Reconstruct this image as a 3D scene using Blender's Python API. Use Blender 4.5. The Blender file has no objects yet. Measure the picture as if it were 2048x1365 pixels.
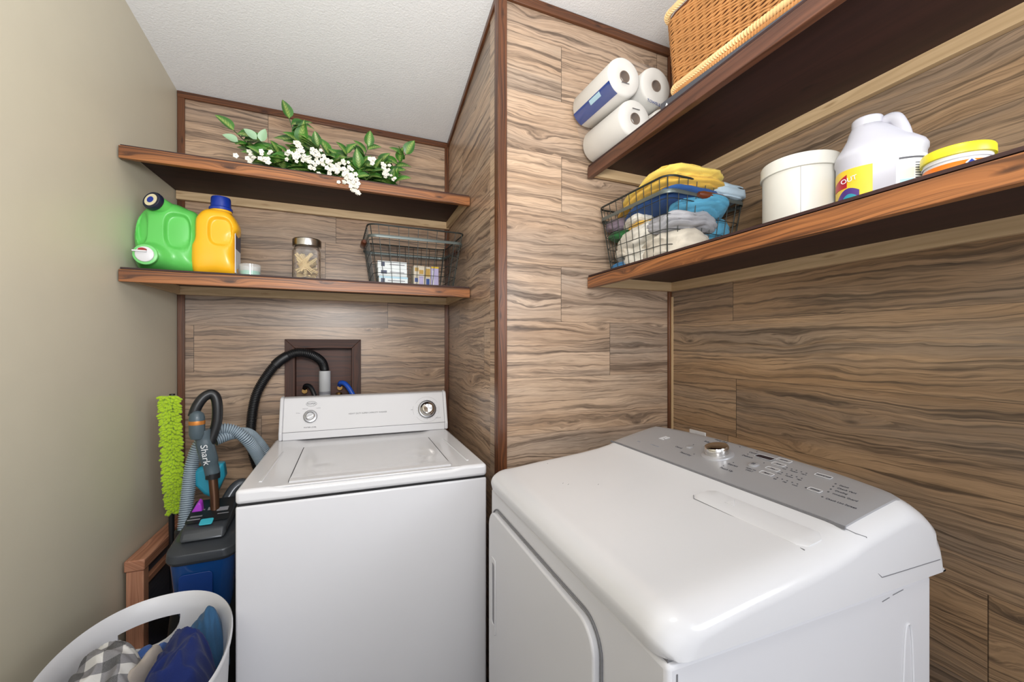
import bpy, bmesh, math, random
from mathutils import Vector, Matrix, noise
random.seed(7)
R = math.radians; PI = math.pi
SC = bpy.context.scene
COL = SC.collection

# ------------------------------------------------------------------ camera
cam = bpy.data.cameras.new('camera'); cam.sensor_width = 36; cam.lens = 830/2048*36
cam.shift_y = 7.5/2048; cam.clip_start = .02
co = bpy.data.objects.new('camera', cam); COL.objects.link(co)
co.location = (0, 0, 1.30); co.rotation_euler = (R(90), 0, R(-23.2))
SC.camera = co
# ------------------------------------------------------------------ light
w = bpy.data.worlds.new('world'); SC.world = w; w.use_nodes = True
bg = w.node_tree.nodes['Background']; bg.inputs[0].default_value = (.93, .95, 1, 1); bg.inputs[1].default_value = .95
def area(name, loc, size, power, color, target=None):
    l = bpy.data.lights.new(name, 'AREA'); l.shape = 'DISK'; l.size = size; l.energy = power; l.color = color
    o = bpy.data.objects.new(name, l); COL.objects.link(o); o.location = loc
    if target: o.rotation_euler = (Vector(target)-Vector(loc)).to_track_quat('-Z', 'Y').to_euler()
    return o
def globe(name, loc, rad, power, color):
    l = bpy.data.lights.new(name, 'POINT'); l.shadow_soft_size = rad; l.energy = power; l.color = color
    o = bpy.data.objects.new(name, l); COL.objects.link(o); o.location = loc; return o
globe('ceiling_lamp', (.42, -.05, 2.45), .11, 10, (1, .96, .90))
area('bounce_flash', (.0, -.2, 1.6), .4, 30, (1, .985, .96), (-.02, .75, 2.6))
area('side_fill', (1.12, -.42, 1.6), .7, 13, (.90, .95, 1), (-.7, 1.0, 1.2))  # unseen soft fill added to brighten the left wall
area('rear_fill', (-.3, -1.5, 1.3), 1.8, 6, (.95, .97, 1), (.2, 1.6, 1.2))  # large fill light added behind the camera, no real doorway
SC.view_settings.view_transform = 'Standard'; SC.view_settings.look = 'None'
SC.view_settings.exposure = 0.0; SC.view_settings.gamma = 1.0; SC.view_settings.use_curve_mapping = False

# ------------------------------------------------------------------ materials
def srgb(*c):
    return tuple(((v/255)/12.92 if v/255 <= .04045 else ((v/255+.055)/1.055)**2.4) for v in c)+(1,)
class NT:
    def __init__(s, name):
        s.m = bpy.data.materials.new(name); s.m.use_nodes = True; s.t = s.m.node_tree
        s.b = s.t.nodes['Principled BSDF']
    def n(s, typ, inp=None, **kw):
        x = s.t.nodes.new(typ)
        for k, v in kw.items(): setattr(x, k, v)
        for k, v in (inp or {}).items():
            if isinstance(v, bpy.types.NodeSocket): s.t.links.new(v, x.inputs[k])
            else: x.inputs[k].default_value = v
        return x
    def math(s, op, a, b=None, c=None):
        d = {0: a}
        if b is not None: d[1] = b
        if c is not None: d[2] = c
        return s.n('ShaderNodeMath', d, operation=op).outputs[0]
    def ramp(s, f, stops, interp='LINEAR'):
        x = s.n('ShaderNodeValToRGB', {0: f}); r = x.color_ramp; r.interpolation = interp
        while len(r.elements) < len(stops): r.elements.new(.5)
        for e, (p, c) in zip(r.elements, stops):
            e.position = p; e.color = c if len(c) == 4 else tuple(c)+(1,)
        return x.outputs[0]
    def mix(s, f, a, b, mode='MIX'):
        x = s.n('ShaderNodeMix', {0: f}, data_type='RGBA', blend_type=mode)
        for i, v in ((6, a), (7, b)):
            if isinstance(v, bpy.types.NodeSocket): s.t.links.new(v, x.inputs[i])
            else: x.inputs[i].default_value = v
        return x.outputs[2]
    def noise(s, vec, scale, detail=2, rough=.5, dist=0):
        return s.n('ShaderNodeTexNoise', {'Vector': vec, 'Scale': scale, 'Detail': detail, 'Roughness': rough, 'Distortion': dist}).outputs[0]
    def comb(s, x, y, z=0.0): return s.n('ShaderNodeCombineXYZ', {0: x, 1: y, 2: z}).outputs[0]
    def sep(s, v): return s.n('ShaderNodeSeparateXYZ', {0: v}).outputs
    def out(s, **kw):
        for k, v in kw.items():
            k = {'base': 'Base Color', 'rough': 'Roughness', 'metal': 'Metallic', 'normal': 'Normal', 'spec': 'Specular IOR Level', 'trans': 'Transmission Weight', 'coat': 'Coat Weight', 'sheen': 'Sheen Weight', 'alpha': 'Alpha', 'ior': 'IOR'}[k]
            if isinstance(v, bpy.types.NodeSocket): s.t.links.new(v, s.b.inputs[k])
            else: s.b.inputs[k].default_value = v
        return s.m
    def bump(s, h, strength=.3, dist=.002):
        return s.n('ShaderNodeBump', {'Height': h, 'Strength': strength, 'Distance': dist}).outputs[0]
def plain(name, c, rough=.5, metal=0., bumpscale=0, bumpstr=.2, var=.04, spec=.5, coat=0., sheen=0., bdist=.001):
    n = NT(name); g = n.n('ShaderNodeTexCoord').outputs['Object']
    f = n.noise(g, 9, 3)
    c1 = tuple(min(1, v*(1+var)) for v in c[:3])+(1,); c2 = tuple(v*(1-var) for v in c[:3])+(1,)
    kw = dict(base=n.ramp(f, [(.3, c2), (.7, c1)]), rough=rough, metal=metal, spec=spec, coat=coat, sheen=sheen)
    if bumpscale: kw['normal'] = n.bump(n.noise(g, bumpscale, 3), bumpstr, bdist)
    return n.out(**kw)

def laminate(name, light, mid, dark, seed=0., plank=.205, plen=1.22, rough=.32):
    n = NT(name); uv = n.sep(n.n('ShaderNodeUVMap').outputs[0]); u, v = uv[0], uv[1]
    row = n.math('FLOOR', n.math('DIVIDE', v, plank)); vf = n.math('FRACT', n.math('DIVIDE', v, plank))
    wn = n.n('ShaderNodeTexWhiteNoise', {'W': n.math('ADD', row, seed)}, noise_dimensions='1D').outputs[0]
    us = n.math('ADD', n.math('DIVIDE', u, plen), n.math('MULTIPLY', wn, 7.3))
    seg = n.math('FLOOR', us); uf = n.math('FRACT', us)
    wc = n.n('ShaderNodeTexWhiteNoise', {'Vector': n.comb(seg, row, seed)}, noise_dimensions='3D')
    off = n.sep(wc.outputs[1])
    U = n.math('ADD', u, n.math('MULTIPLY', off[0], 40)); V = n.math('ADD', v, n.math('MULTIPLY', off[1], 40))
    warp = n.noise(n.comb(n.math('MULTIPLY', U, 2.2), n.math('MULTIPLY', V, 7.5)), 1, 4, .55)
    vor = n.n('ShaderNodeTexVoronoi', {'Vector': n.comb(n.math('MULTIPLY', U, 2.3), n.math('MULTIPLY', V, 7.0)), 'Scale': 1., 'Randomness': 1.}, voronoi_dimensions='2D')
    kd = vor.outputs['Distance']; kon = n.math('GREATER_THAN', n.sep(vor.outputs['Color'])[0], .55)
    knot = n.math('MULTIPLY', kon, n.math('POWER', n.math('SUBTRACT', 1., n.math('MINIMUM', n.math('MULTIPLY', kd, 2.6), 1.)), 2.))
    V2 = n.math('ADD', V, n.math('ADD', n.math('MULTIPLY', n.math('SUBTRACT', warp, .5), .085), n.math('MULTIPLY', knot, .03)))
    def gr(fu, fv, z, det, rg): return n.noise(n.comb(n.math('MULTIPLY', U, fu), n.math('MULTIPLY', V2, fv), z), 1, det, rg)
    g1 = gr(1.6, 120, 0., 5, .65); g2 = gr(1.3, 46, 3., 5, .68); g3 = gr(14., 520, 5., 2, .6); g4 = gr(.9, 75, 8., 4, .6)
    tone = n.noise(n.comb(n.math('MULTIPLY', U, 1.1), n.math('MULTIPLY', V2, 9.), 9.), 1, 4, .6)
    grey = n.noise(n.comb(n.math('MULTIPLY', U, .8), n.math('MULTIPLY', V, 5.), 13.), 1, 3, .55)
    c = n.mix(n.ramp(tone, [(.34, (0,)*3), (.62, (1,)*3)]), mid, light)
    lum = tuple(v_*k_ for v_, k_ in zip([sum(mid[:3])/3]*3, (1.12, 1.0, .88)))+(1,)
    c = n.mix(n.ramp(grey, [(.45, (0,)*3), (.66, (.55,)*3)]), c, lum)
    c = n.mix(n.ramp(g4, [(.50, (0,)*3), (.64, (.5,)*3)]), c, light)
    c = n.mix(n.ramp(g1, [(.35, (.75,)*3), (.50, (.0,)*3)]), c, dark)
    c = n.mix(n.ramp(g2, [(.33, (.9,)*3), (.42, (.45,)*3), (.49, (0,)*3)]), c, dark)
    c = n.mix(.7, c, n.ramp(g3, [(.25, (.66,)*3), (.75, (1.22,)*3)]), 'MULTIPLY')
    kk = n.ramp(kd, [(.01, (.7,)*3), (.06, (0,)*3)])
    c = n.mix(n.math('MULTIPLY', kk, kon), c, dark)
    c = n.mix(1., c, n.ramp(off[2], [(0, (.88, .88, .9)), (1, (1.07, 1.05, 1.02))]), 'MULTIPLY')
    sv = n.math('LESS_THAN', vf, .008); su = n.math('LESS_THAN', uf, .0017)
    seam = n.math('MAXIMUM', n.math('MULTIPLY', sv, .55), n.math('MULTIPLY', su, .8))
    c = n.mix(seam, c, tuple(v_*.35 for v_ in dark[:3])+(1,))
    return n.out(base=c, rough=rough, spec=.45, normal=n.bump(n.math('SUBTRACT', n.math('MULTIPLY', g3, .5), seam), .12, .0008))

def stained(name, light, mid, dark, scale=1., rough=.42, contrast=1.):
    n = NT(name); uv = n.sep(n.n('ShaderNodeUVMap').outputs[0]); U, V = uv[0], uv[1]
    warp = n.noise(n.comb(n.math('MULTIPLY', U, 2.5), n.math('MULTIPLY', V, 16)), 1, 2, .5)
    vor = n.n('ShaderNodeTexVoronoi', {'Vector': n.comb(n.math('MULTIPLY', U, 4.), n.math('MULTIPLY', V, 18.0)), 'Scale': 1.}, voronoi_dimensions='2D')
    kd = vor.outputs['Distance']
    knot = n.math('POWER', n.math('SUBTRACT', 1., n.math('MINIMUM', n.math('MULTIPLY', kd, 2.4), 1.)), 2.)
    V2 = n.math('ADD', V, n.math('ADD', n.math('MULTIPLY', n.math('SUBTRACT', warp, .5), .035), n.math('MULTIPLY', knot, .016)))
    g1 = n.noise(n.comb(n.math('MULTIPLY', U, 1.3), n.math('MULTIPLY', V2, 170*scale)), 1, 4, .6)
    g2 = n.noise(n.comb(n.math('MULTIPLY', U, 2.), n.math('MULTIPLY', V2, 45*scale), 4.), 1, 3, .6)
    c = n.ramp(g2, [(.3, mid), (.62, light)])
    c = n.mix(n.ramp(g1, [(.36, (.8*contrast,)*3), (.56, (0,)*3)]), c, dark)
    kk = n.ramp(kd, [(.03, (.8,)*3), (.10, (0,)*3)])
    kon = n.math('GREATER_THAN', n.sep(vor.outputs['Color'])[0], .55)
    c = n.mix(n.math('MULTIPLY', kk, kon), c, dark)
    return n.out(base=c, rough=rough, normal=n.bump(g1, .15, .0008))

M = {}
LAM_L, LAM_M, LAM_D = srgb(202, 173, 146), srgb(164, 134, 108), srgb(84, 70, 62)
M['lam'] = laminate('wood_laminate', LAM_L, LAM_M, LAM_D, 3.)
M['lam_shaded'] = laminate('wood_laminate_shaded', srgb(184, 152, 118), srgb(146, 116, 86), srgb(74, 62, 52), 11.)  # same wood as the other walls; its warmer, dimmer light put into the colour
M['lam_lit'] = laminate('wood_laminate_lit', srgb(202, 176, 152), srgb(170, 142, 117), srgb(92, 77, 66), 23.)  # same wood again; brighter light on the pier mixed into its tones
M['paint'] = plain('beige_paint', srgb(207, 200, 180), .42, bumpscale=260, bumpstr=.10, var=.012)
M['ceil'] = plain('ceiling_texture', srgb(236, 237, 238), .9, bumpscale=150, bumpstr=.55, var=.01, bdist=.003)
M['floor'] = plain('dark_vinyl_floor', srgb(58, 46, 38), .5, var=.1)
M['shelf'] = stained('stained_pine', srgb(168, 108, 62), srgb(112, 66, 36), srgb(54, 29, 16))
M['shelf_dk'] = stained('dark_stained_board', srgb(60, 32, 28), srgb(46, 23, 21), srgb(32, 16, 14), .4, .62, .5)
M['rail_dk'] = stained('dark_stained_pine', srgb(104, 66, 48), srgb(84, 50, 36), srgb(52, 30, 22), .7, .35, .7)
M['cleat'] = stained('pale_wood', srgb(214, 186, 146), srgb(196, 166, 126), srgb(168, 136, 98), .5, .6, .5)
M['trim'] = stained('brown_trim_wood', srgb(112, 68, 40), srgb(88, 50, 28), srgb(50, 28, 17), 1., .35)
M['white'] = plain('white_enamel', srgb(216, 216, 219), .16, var=.004, spec=.5)
M['white2'] = plain('white_painted_steel', srgb(216, 216, 220), .3, bumpscale=420, bumpstr=.03, var=.004)
M['wplastic'] = plain('white_plastic', srgb(216, 216, 219), .35, var=.008)
M['seam'] = plain('dark_gap', srgb(30, 30, 32), .8)
M['greyseam'] = plain('grey_gap', srgb(120, 120, 124), .7)
M['silver'] = plain('silver_panel', srgb(176, 176, 180), .34, metal=.35, var=.01)
M['chrome'] = plain('chrome', srgb(225, 222, 218), .09, metal=1., var=.01)
M['steel'] = plain('brushed_steel', srgb(190, 186, 180), .25, metal=1.)
M['dark_steel'] = plain('dark_steel', srgb(140, 140, 142), .3, metal=.9)
M['ink'] = plain('grey_print', srgb(78, 78, 84), .6)
M['inklt'] = plain('light_grey_print', srgb(140, 140, 146), .6)
M['black'] = plain('black_plastic', srgb(26, 27, 30), .38)
M['screen'] = plain('dark_display', srgb(14, 16, 38), .12)

# ------------------------------------------------------------------ mesh helpers
class MB:
    def __init__(s): s.v = []; s.f = []; s.mi = []; s.uv = {}
    def add(s, vs, fs, m=0):
        b = len(s.v); s.v += [tuple(p) for p in vs]; s.f += [tuple(b+i for i in f) for f in fs]; s.mi += [m]*len(fs); return s
    def hexa(s, p, m=0):   # p: 4 bottom ccw, 4 top
        return s.add(p, [(3, 2, 1, 0), (4, 5, 6, 7), (0, 1, 5, 4), (1, 2, 6, 5), (2, 3, 7, 6), (3, 0, 4, 7)], m)
    def box(s, x0, x1, y0, y1, z0, z1, m=0, M4=None):
        p = [(x0, y0, z0), (x1, y0, z0), (x1, y1, z0), (x0, y1, z0), (x0, y0, z1), (x1, y0, z1), (x1, y1, z1), (x0, y1, z1)]
        if M4: p = [tuple(M4 @ Vector(q)) for q in p]
        return s.hexa(p, m)
    def quadprism(s, q, z0, z1, m=0):  # q: 4 xy ccw
        return s.hexa([(a, b, z0) for a, b in q]+[(a, b, z1) for a, b in q], m)
    def loft(s, rings, closed=True, caps=True, m=0, loop=False):
        n = len(rings[0]); b = len(s.v)
        for r in rings: s.v += [tuple(p) for p in r]
        nr = len(rings)
        for i in range(nr-1+(1 if loop else 0)):
            for j in range(n if closed else n-1):
                a = b+i*n+j; c = b+i*n+(j+1) % n; i2 = (i+1) % nr
                s.f.append((a, c, b+i2*n+(j+1) % n, b+i2*n+j)); s.mi.append(m)
        if caps and closed and not loop:
            s.f.append(tuple(b+j for j in reversed(range(n)))); s.mi.append(m)
            s.f.append(tuple(b+(nr-1)*n+j for j in range(n))); s.mi.append(m)
        return s
    def tube(s, pts, r, seg=8, closed=False, m=0, caps=True, flat=None):
        pts = [Vector(p) for p in pts]; n = len(pts); rings = []
        up = None
        for i, p in enumerate(pts):
            if closed: t = pts[(i+1) % n]-pts[i-1]
            else: t = pts[min(i+1, n-1)]-pts[max(i-1, 0)]
            if t.length < 1e-9: t = Vector((0, 0, 1))
            t.normalize()
            if up is None:
                up = Vector((0, 0, 1)) if abs(t.z) < .9 else Vector((1, 0, 0))
                if flat: up = Vector(flat)
            x = t.cross(up)
            if x.length < 1e-6: x = t.orthogonal()
            x.normalize(); y = x.cross(t).normalized(); up = y
            rr = r[i] if isinstance(r, (list, tuple)) else r
            ra, rb = rr if isinstance(rr, (list, tuple)) else (rr, rr)
            rings.append([p+x*ra*math.cos(2*PI*k/seg)+y*rb*math.sin(2*PI*k/seg) for k in range(seg)])
        return s.loft(rings, True, caps, m, closed)
    def lathe(s, prof, c=(0, 0, 0), seg=32, m=0, axis='z', M4=None, caps=True, sx=1., sy=1.):
        rings = []
        for r, z in prof:
            ring = []
            for k in range(seg):
                a = 2*PI*k/seg; p = Vector((r*math.cos(a)*sx, r*math.sin(a)*sy, z))
                if axis == 'x': p = Vector((p.z, p.x, p.y))
                if axis == 'y': p = Vector((p.y, p.z, p.x))
                if M4: p = M4 @ p
                ring.append(p+Vector(c))
            rings.append(ring)
        return s.loft(rings, True, caps, m)
    def prism(s, poly, a0, a1, axis='y', m=0, M4=None):  # poly in the plane across axis
        def P(p, a):
            q = {'x': (a, p[0], p[1]), 'y': (p[0], a, p[1]), 'z': (p[0], p[1], a)}[axis]
            return tuple(M4 @ Vector(q)) if M4 else q
        return s.loft([[P(p, a0) for p in poly], [P(p, a1) for p in poly]], True, True, m)
    def build(s, name, mats, parent=None, loc=None, rot=None, grain=None, bevel=0, seg=2, smooth=True, angle=35, sub=0, solid=0, uvf=None, bangle=30, fixn=True):
        me = bpy.data.meshes.new(name); me.from_pydata(s.v, [], s.f)
        if not isinstance(mats, (list, tuple)): mats = [mats]
        for mm in mats: me.materials.append(M[mm] if isinstance(mm, str) else mm)
        for p, i in zip(me.polygons, s.mi): p.material_index = i
        if fixn:
            bm = bmesh.new(); bm.from_mesh(me); bmesh.ops.recalc_face_normals(bm, faces=bm.faces); bm.to_mesh(me); bm.free()
        uvl = me.uv_layers.new(name='UVMap')
        for lp in me.loops:
            p = me.vertices[lp.vertex_index].co
            if uvf: uv = uvf(p)
            elif grain == 'x': uv = (p.x, p.y*.7+p.z)
            elif grain == 'y': uv = (p.y, p.x*.7+p.z)
            elif grain == 'z': uv = (p.z, p.x+p.y*.8)
            else: uv = (p.x, p.y+p.z)
            uvl.data[lp.index].uv = uv
        if smooth:
            for p in me.polygons: p.use_smooth = True
            me.set_sharp_from_angle(angle=R(angle))
        o = bpy.data.objects.new(name, me); COL.objects.link(o)
        if parent: o.parent = parent
        if loc: o.location = loc
        if rot: o.rotation_euler = rot
        if bevel:
            b = o.modifiers.new('bevel', 'BEVEL'); b.width = bevel; b.segments = seg; b.limit_method = 'ANGLE'; b.angle_limit = R(bangle); b.harden_normals = False
        if sub:
            b = o.modifiers.new('sub', 'SUBSURF'); b.levels = sub; b.render_levels = sub
        if solid:
            b = o.modifiers.new('solid', 'SOLIDIFY'); b.thickness = solid; b.offset = 0
        return o
def tag(o, label, cat, group=None, kind=None):
    if label: o['label'] = label
    if cat: o['category'] = cat
    if group: o['group'] = group
    if kind: o['kind'] = kind
    return o
def thing(name, label, cat, loc=(0, 0, 0), rotz=0, group=None, rot=None):
    o = bpy.data.objects.new(name, None); o.empty_display_size = .05; COL.objects.link(o)
    o.location = loc; o.rotation_euler = rot if rot else (0, 0, rotz)
    return tag(o, label, cat, group)
def struct(name, mb, mat, **kw):
    o = mb.build(name, mat, **kw); o['kind'] = 'structure'; return o
def text(s, size, mat, parent, M4, name='lettering', ext=.0003, align='CENTER', sx=1.):
    cu = bpy.data.curves.new(name, 'FONT'); cu.body = s; cu.size = size; cu.extrude = ext; cu.align_x = align; cu.align_y = 'CENTER'; cu.resolution_u = 3
    t = bpy.data.objects.new(name, cu); COL.objects.link(t)
    dg = bpy.context.evaluated_depsgraph_get(); me = bpy.data.meshes.new_from_object(t.evaluated_get(dg))
    bpy.data.objects.remove(t)
    me.transform(M4 @ Matrix.Diagonal((sx, 1, 1, 1))); me.materials.clear(); me.materials.append(M[mat])
    o = bpy.data.objects.new(name, me); COL.objects.link(o); o.parent = parent
    return o
def frame(o, x, y):   # matrix with origin o, x axis, y axis
    x = Vector(x).normalized(); y = Vector(y); z = x.cross(y).normalized(); y = z.cross(x)
    m = Matrix((x, y, z)).transposed().to_4x4(); m.translation = Vector(o); return m
def smoothpts(pts, n=6, closed=False):
    P = [Vector(p) for p in pts]; out = []; N = len(P)
    for i in range(N if closed else N-1):
        if closed: a, b, c, d = P[i-1], P[i], P[(i+1) % N], P[(i+2) % N]
        else: a, b, c, d = P[max(i-1, 0)], P[i], P[i+1], P[min(i+2, N-1)]
        for k in range(n):
            t = k/n; out.append(.5*((2*b)+(c-a)*t+(2*a-5*b+4*c-d)*t*t+(3*b-a-3*c+d)*t**3))
    if not closed: out.append(P[-1])
    return out
def rrect(x0, x1, y0, y1, r, n=5):
    out = []
    for cx, cy, a in ((x1-r, y1-r, 0), (x0+r, y1-r, 90), (x0+r, y0+r, 180), (x1-r, y0+r, 270)):
        for k in range(n+1):
            t = R(a+90*k/n); out.append((cx+r*math.cos(t), cy+r*math.sin(t)))
    return out

# ------------------------------------------------------------------ room shell
YB = 2.2; YS = 1.35; CK = .187; CZ = 2.387
def ceil(y): return CZ+CK*(YB-y)
def XL(y): return -.617-.0746*(YB-y)
def XM(y): return .569-.042*(YB-y)
def XR(y): return 1.306-.037*(YS-y)
YF = -.6
def wallmesh(pts, up=ceil):  # pts xy, vertical sheet with thickness behind
    mb = MB(); (x0, y0), (x1, y1) = pts
    d = Vector((x1-x0, y1-y0, 0)).normalized(); nrm = Vector((d.y, -d.x, 0)); back = -nrm*.1
    p = [(x0, y0, 0), (x1, y1, 0), (x1+back.x, y1+back.y, 0), (x0+back.x, y0+back.y, 0)]
    q = [(a, b, up(b if k < 2 else (y1 if k == 2 else y0))+.02) for k, (a, b, _) in enumerate(p)]
    mb.hexa(p+q); o = Vector((x0, y0, 0))
    return mb, (lambda P: ((P-o).dot(d), P.z-1.385))
# interior on the right-hand side of the travel direction
mb, uf = wallmesh([(XL(YF), YF), (XL(YB), YB)]); struct('wall_left', mb, 'paint', uvf=uf)
mb, uf = wallmesh([(XM(YS), YS), (1.42, YS)]); struct('wall_pier', mb, 'lam_lit', uvf=uf)
mb, uf = wallmesh([(XR(YS), YS), (XR(YF), YF)]); struct('wall_right', mb, 'lam_shaded', uvf=uf)
mb, uf = wallmesh([(XM(YB), YB), (XM(YS+.012), YS+.012)]); struct('wall_alcove', mb, 'lam', uvf=uf)
mb = MB()  # back wall with the opening of the hookup recess
RX0, RX1, RZ0, RZ1 = -.175, .092, .93, 1.295
for a, b, c, d in ((-.72, RX0, 0, CZ+.02), (RX1, .68, 0, CZ+.02), (RX0, RX1, 0, RZ0), (RX0, RX1, RZ1, CZ+.02)):
    mb.box(a, b, YB, YB+.1, c, d)
mb2 = mb; struct('wall_back', mb, 'lam', uvf=lambda P: (P.x, P.z-1.385))
mb = MB().box(-1.6, 2.2, YF, YB+.3, -.1, 0); struct('floor', mb, 'floor')
mb = MB().hexa([(-1.6, YF, ceil(YF)), (2.2, YF, ceil(YF)), (2.2, YB+.15, ceil(YB+.15)), (-1.6, YB+.15, ceil(YB+.15)),
                (-1.6, YF, ceil(YF)+.1), (2.2, YF, ceil(YF)+.1), (2.2, YB+.15, ceil(YB+.15)+.1), (-1.6, YB+.15, ceil(YB+.15)+.1)])
struct('ceiling', mb, 'ceil')
# trims
def stick(p0, p1, n, wd, th, mb=None):  # flat strip from p0 to p1, thickness along n, width across
    p0 = Vector(p0); p1 = Vector(p1); n = Vector(n).normalized(); t = (p1-p0).normalized(); s = t.cross(n).normalized()*wd
    mb = mb or MB(); n = n*th
    mb.hexa([p0, p0+s, p0+s+n, p0+n, p1, p1+s, p1+s+n, p1+n]); return mb
g = .0
tr = 1
def trim(mb, grain):
    global tr
    struct('trim_%d' % tr, mb, 'trim', grain=grain, bevel=.002); tr += 1
trim(MB().box(XL(YB)+.001, XL(YB)+.027, YB-.010, YB, 0, CZ), 'z')                  # back left vertical
trim(MB().box(XM(YB)-.022, XM(YB)-.001, YB-.010, YB, 0, CZ), 'z')                # back right vertical
trim(MB().box(XL(YB)+.001, XM(YB), YB-.012, YB, CZ-.028, CZ), 'x')               # back top
mb = MB(); y0, y1 = YB-.012, YS+.02
mb.hexa([(XM(y0)-.010, y0, ceil(y0)-.026), (XM(y1)-.010, y1, ceil(y1)-.026), (XM(y1), y1, ceil(y1)-.026), (XM(y0), y0, ceil(y0)-.026),
         (XM(y0)-.010, y0, ceil(y0)), (XM(y1)-.010, y1, ceil(y1)), (XM(y1), y1, ceil(y1)), (XM(y0), y0, ceil(y0))])
trim(mb, 'y')
trim(MB().box(XM(YS)+.02, XR(YS)-.001, YS-.012, YS, ceil(YS)-.035, ceil(YS)), 'x')
mb = MB().box(XM(YS)-.012, XM(YS)+.022, YS-.012, YS, 0, ceil(YS)+.0)
mb.box(XM(YS)-.012, XM(YS), YS, YS+.025, 0, ceil(YS)-.005); trim(mb, 'z')    # outside corner
trim(MB().box(XR(YS)-.016, XR(YS)-.001, YS-.012, YS, 0, ceil(YS)-.035), 'z')   # inside corner by right wall
struct('trim_%d' % tr, MB().box(XR(YS)-.006, XR(YS)-.001, YS-.020, YS-.012, 0, 1.5), 'cleat', grain='z')
# ------------------------------------------------------------------ shelves
def shelf_left(name, label, zt, dz_rail, boardmat, nails=0):
    # zt: underside of the board; front rail just below it
    yf = 1.765; rt = .020
    t = thing(name, label, 'shelf', (0, 0, zt))
    xl, xr = XL(yf)+.004, XM(yf)-.003
    rl = MB().box(xl, xr, yf-rt, yf, -.043, -.003).build('front_rail', 'shelf', t, grain='x', bevel=.0015)
    e = .003
    b = MB().quadprism([(XL(yf)+e, yf-.004), (XM(yf)-e, yf-.004), (XM(YB-.012)-e, YB-.013), (XL(YB-.012)+e, YB-.013)], .0, .006)
    b.build('board', boardmat, t, grain='x')
    x0, x1 = XL(YB)+.003, XM(YB)-.003
    MB().box(x0, x1, YB-.030, YB-.0125, -.036, -.0005).build('wall_cleat', 'cleat', t, grain='x')
    y0, y1 = yf+.001, YB-.032
    if nails: MB().quadprism([(XL(y0)+e, y0), (XL(y0)+e+.016, y0), (XL(y1)+e+.016, y1), (XL(y1)+e, y1)], -.034, -.0005).build('side_cleat', 'cleat', t, grain='y')
    MB().quadprism([(XM(y0)-e-.016, y0), (XM(y0)-e, y0), (XM(y1)-e, y1), (XM(y1)-e-.016, y1)], -.034, -.0005).build('side_cleat', 'cleat', t, grain='y')
    return t
shelf_left('wall_shelf', 'stained brown shelf across the alcove holding the leafy white-flowered greenery', 1.954, 0, 'shelf_dk')
shelf_left('wall_shelf', 'stained brown shelf across the alcove holding the detergent bottles, jar and small wire basket', 1.550, 0, 'shelf_dk', 1)
def XFr(y): return .886-.045*(YS-y)
def shelf_right(label, zt, railmat, boardmat, ye):
    t = thing('wall_shelf', label, 'shelf', (0, 0, zt)); e = .003; y1 = YS-.013
    MB().quadprism([(XFr(ye), ye), (XFr(ye)+.02, ye), (XFr(y1)+.02, y1), (XFr(y1), y1)], -.043, -.003).build('front_rail', railmat, t, grain='y', bevel=.0015)
    MB().quadprism([(XFr(ye)+.004, ye), (XR(ye)-e, ye), (XR(y1)-e, y1), (XFr(y1)+.004, y1)], 0, .006).build('board', boardmat, t, grain='y')
    MB().quadprism([(XR(ye)-e-.018, ye), (XR(ye)-e, ye), (XR(y1)-e, y1), (XR(y1)-e-.018, y1)], -.036, -.0005).build('wall_cleat', 'cleat', t, grain='y')
    MB().box(XFr(y1)+.022, XR(y1)-e-.019, y1-.018, y1, -.036, -.0005).build('side_cleat', 'cleat', t, grain='x')
shelf_right('dark stained shelf on the right wall carrying the wicker basket and paper towels', 1.976, 'rail_dk', 'shelf_dk', -.35)
shelf_right('orange-brown stained shelf on the right wall holding the white canister and laundry jug', 1.558, 'shelf', 'shelf_dk', -.35)

# ------------------------------------------------------------------ washer
WX, WY, WR = -.2370, 1.272, R(-1.9)
t = thing('washing_machine', 'white top-loading washing machine with a dial console, in the alcove', 'washing machine', (WX, WY, 0), WR)
W_, D_ = .686, .63
MB().box(0, W_, .004, D_, .02, .876).build('cabinet', 'white2', t, bevel=.006, seg=3)
for x, y in ((.05, .06), (W_-.05, .06), (.05, D_-.06), (W_-.05, D_-.06)):
    MB().lathe([(.02, 0), (.022, .006), (.012, .008), (.012, .022)], (x, y, 0), 12).build('leveling_foot', 'black', t)
MB().box(.004, W_-.004, .008, D_-.004, .874, .883).build('gap_strip', 'seam', t)
# top cover: raised side borders, shallow dished middle
mb = MB()
xs = [0, .03, .075, .095, .115, .30, W_-.115, W_-.095, W_-.075, W_-.03, W_]
def zz(i): return .920 if i in (0, 1, 2, 8, 9, 10) else (.917 if i in (3, 7) else .9135)
prof = [(x, zz(i)) for i, x in enumerate(xs)]+[(W_, .882), (0, .882)]
mb.prism(prof, 0, D_-.002, 'y')
mb.build('top_cover', 'white', t, bevel=.010, seg=4, bangle=50)
# tapered ridges either side
for sgn in (0, 1):
    mb = MB(); f = lambda x: W_-x if sgn else x
    a = [(.042, .06), (.052, .058), (.062, .40), (.058, .40)]
    mb.loft([[(f(p[0]), p[1], .9195) for p in a], [(f(p[0]*.7+.0155), p[1], .9225) for p in a]])
    mb.build('ridge', 'white', t, bevel=.001)
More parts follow.
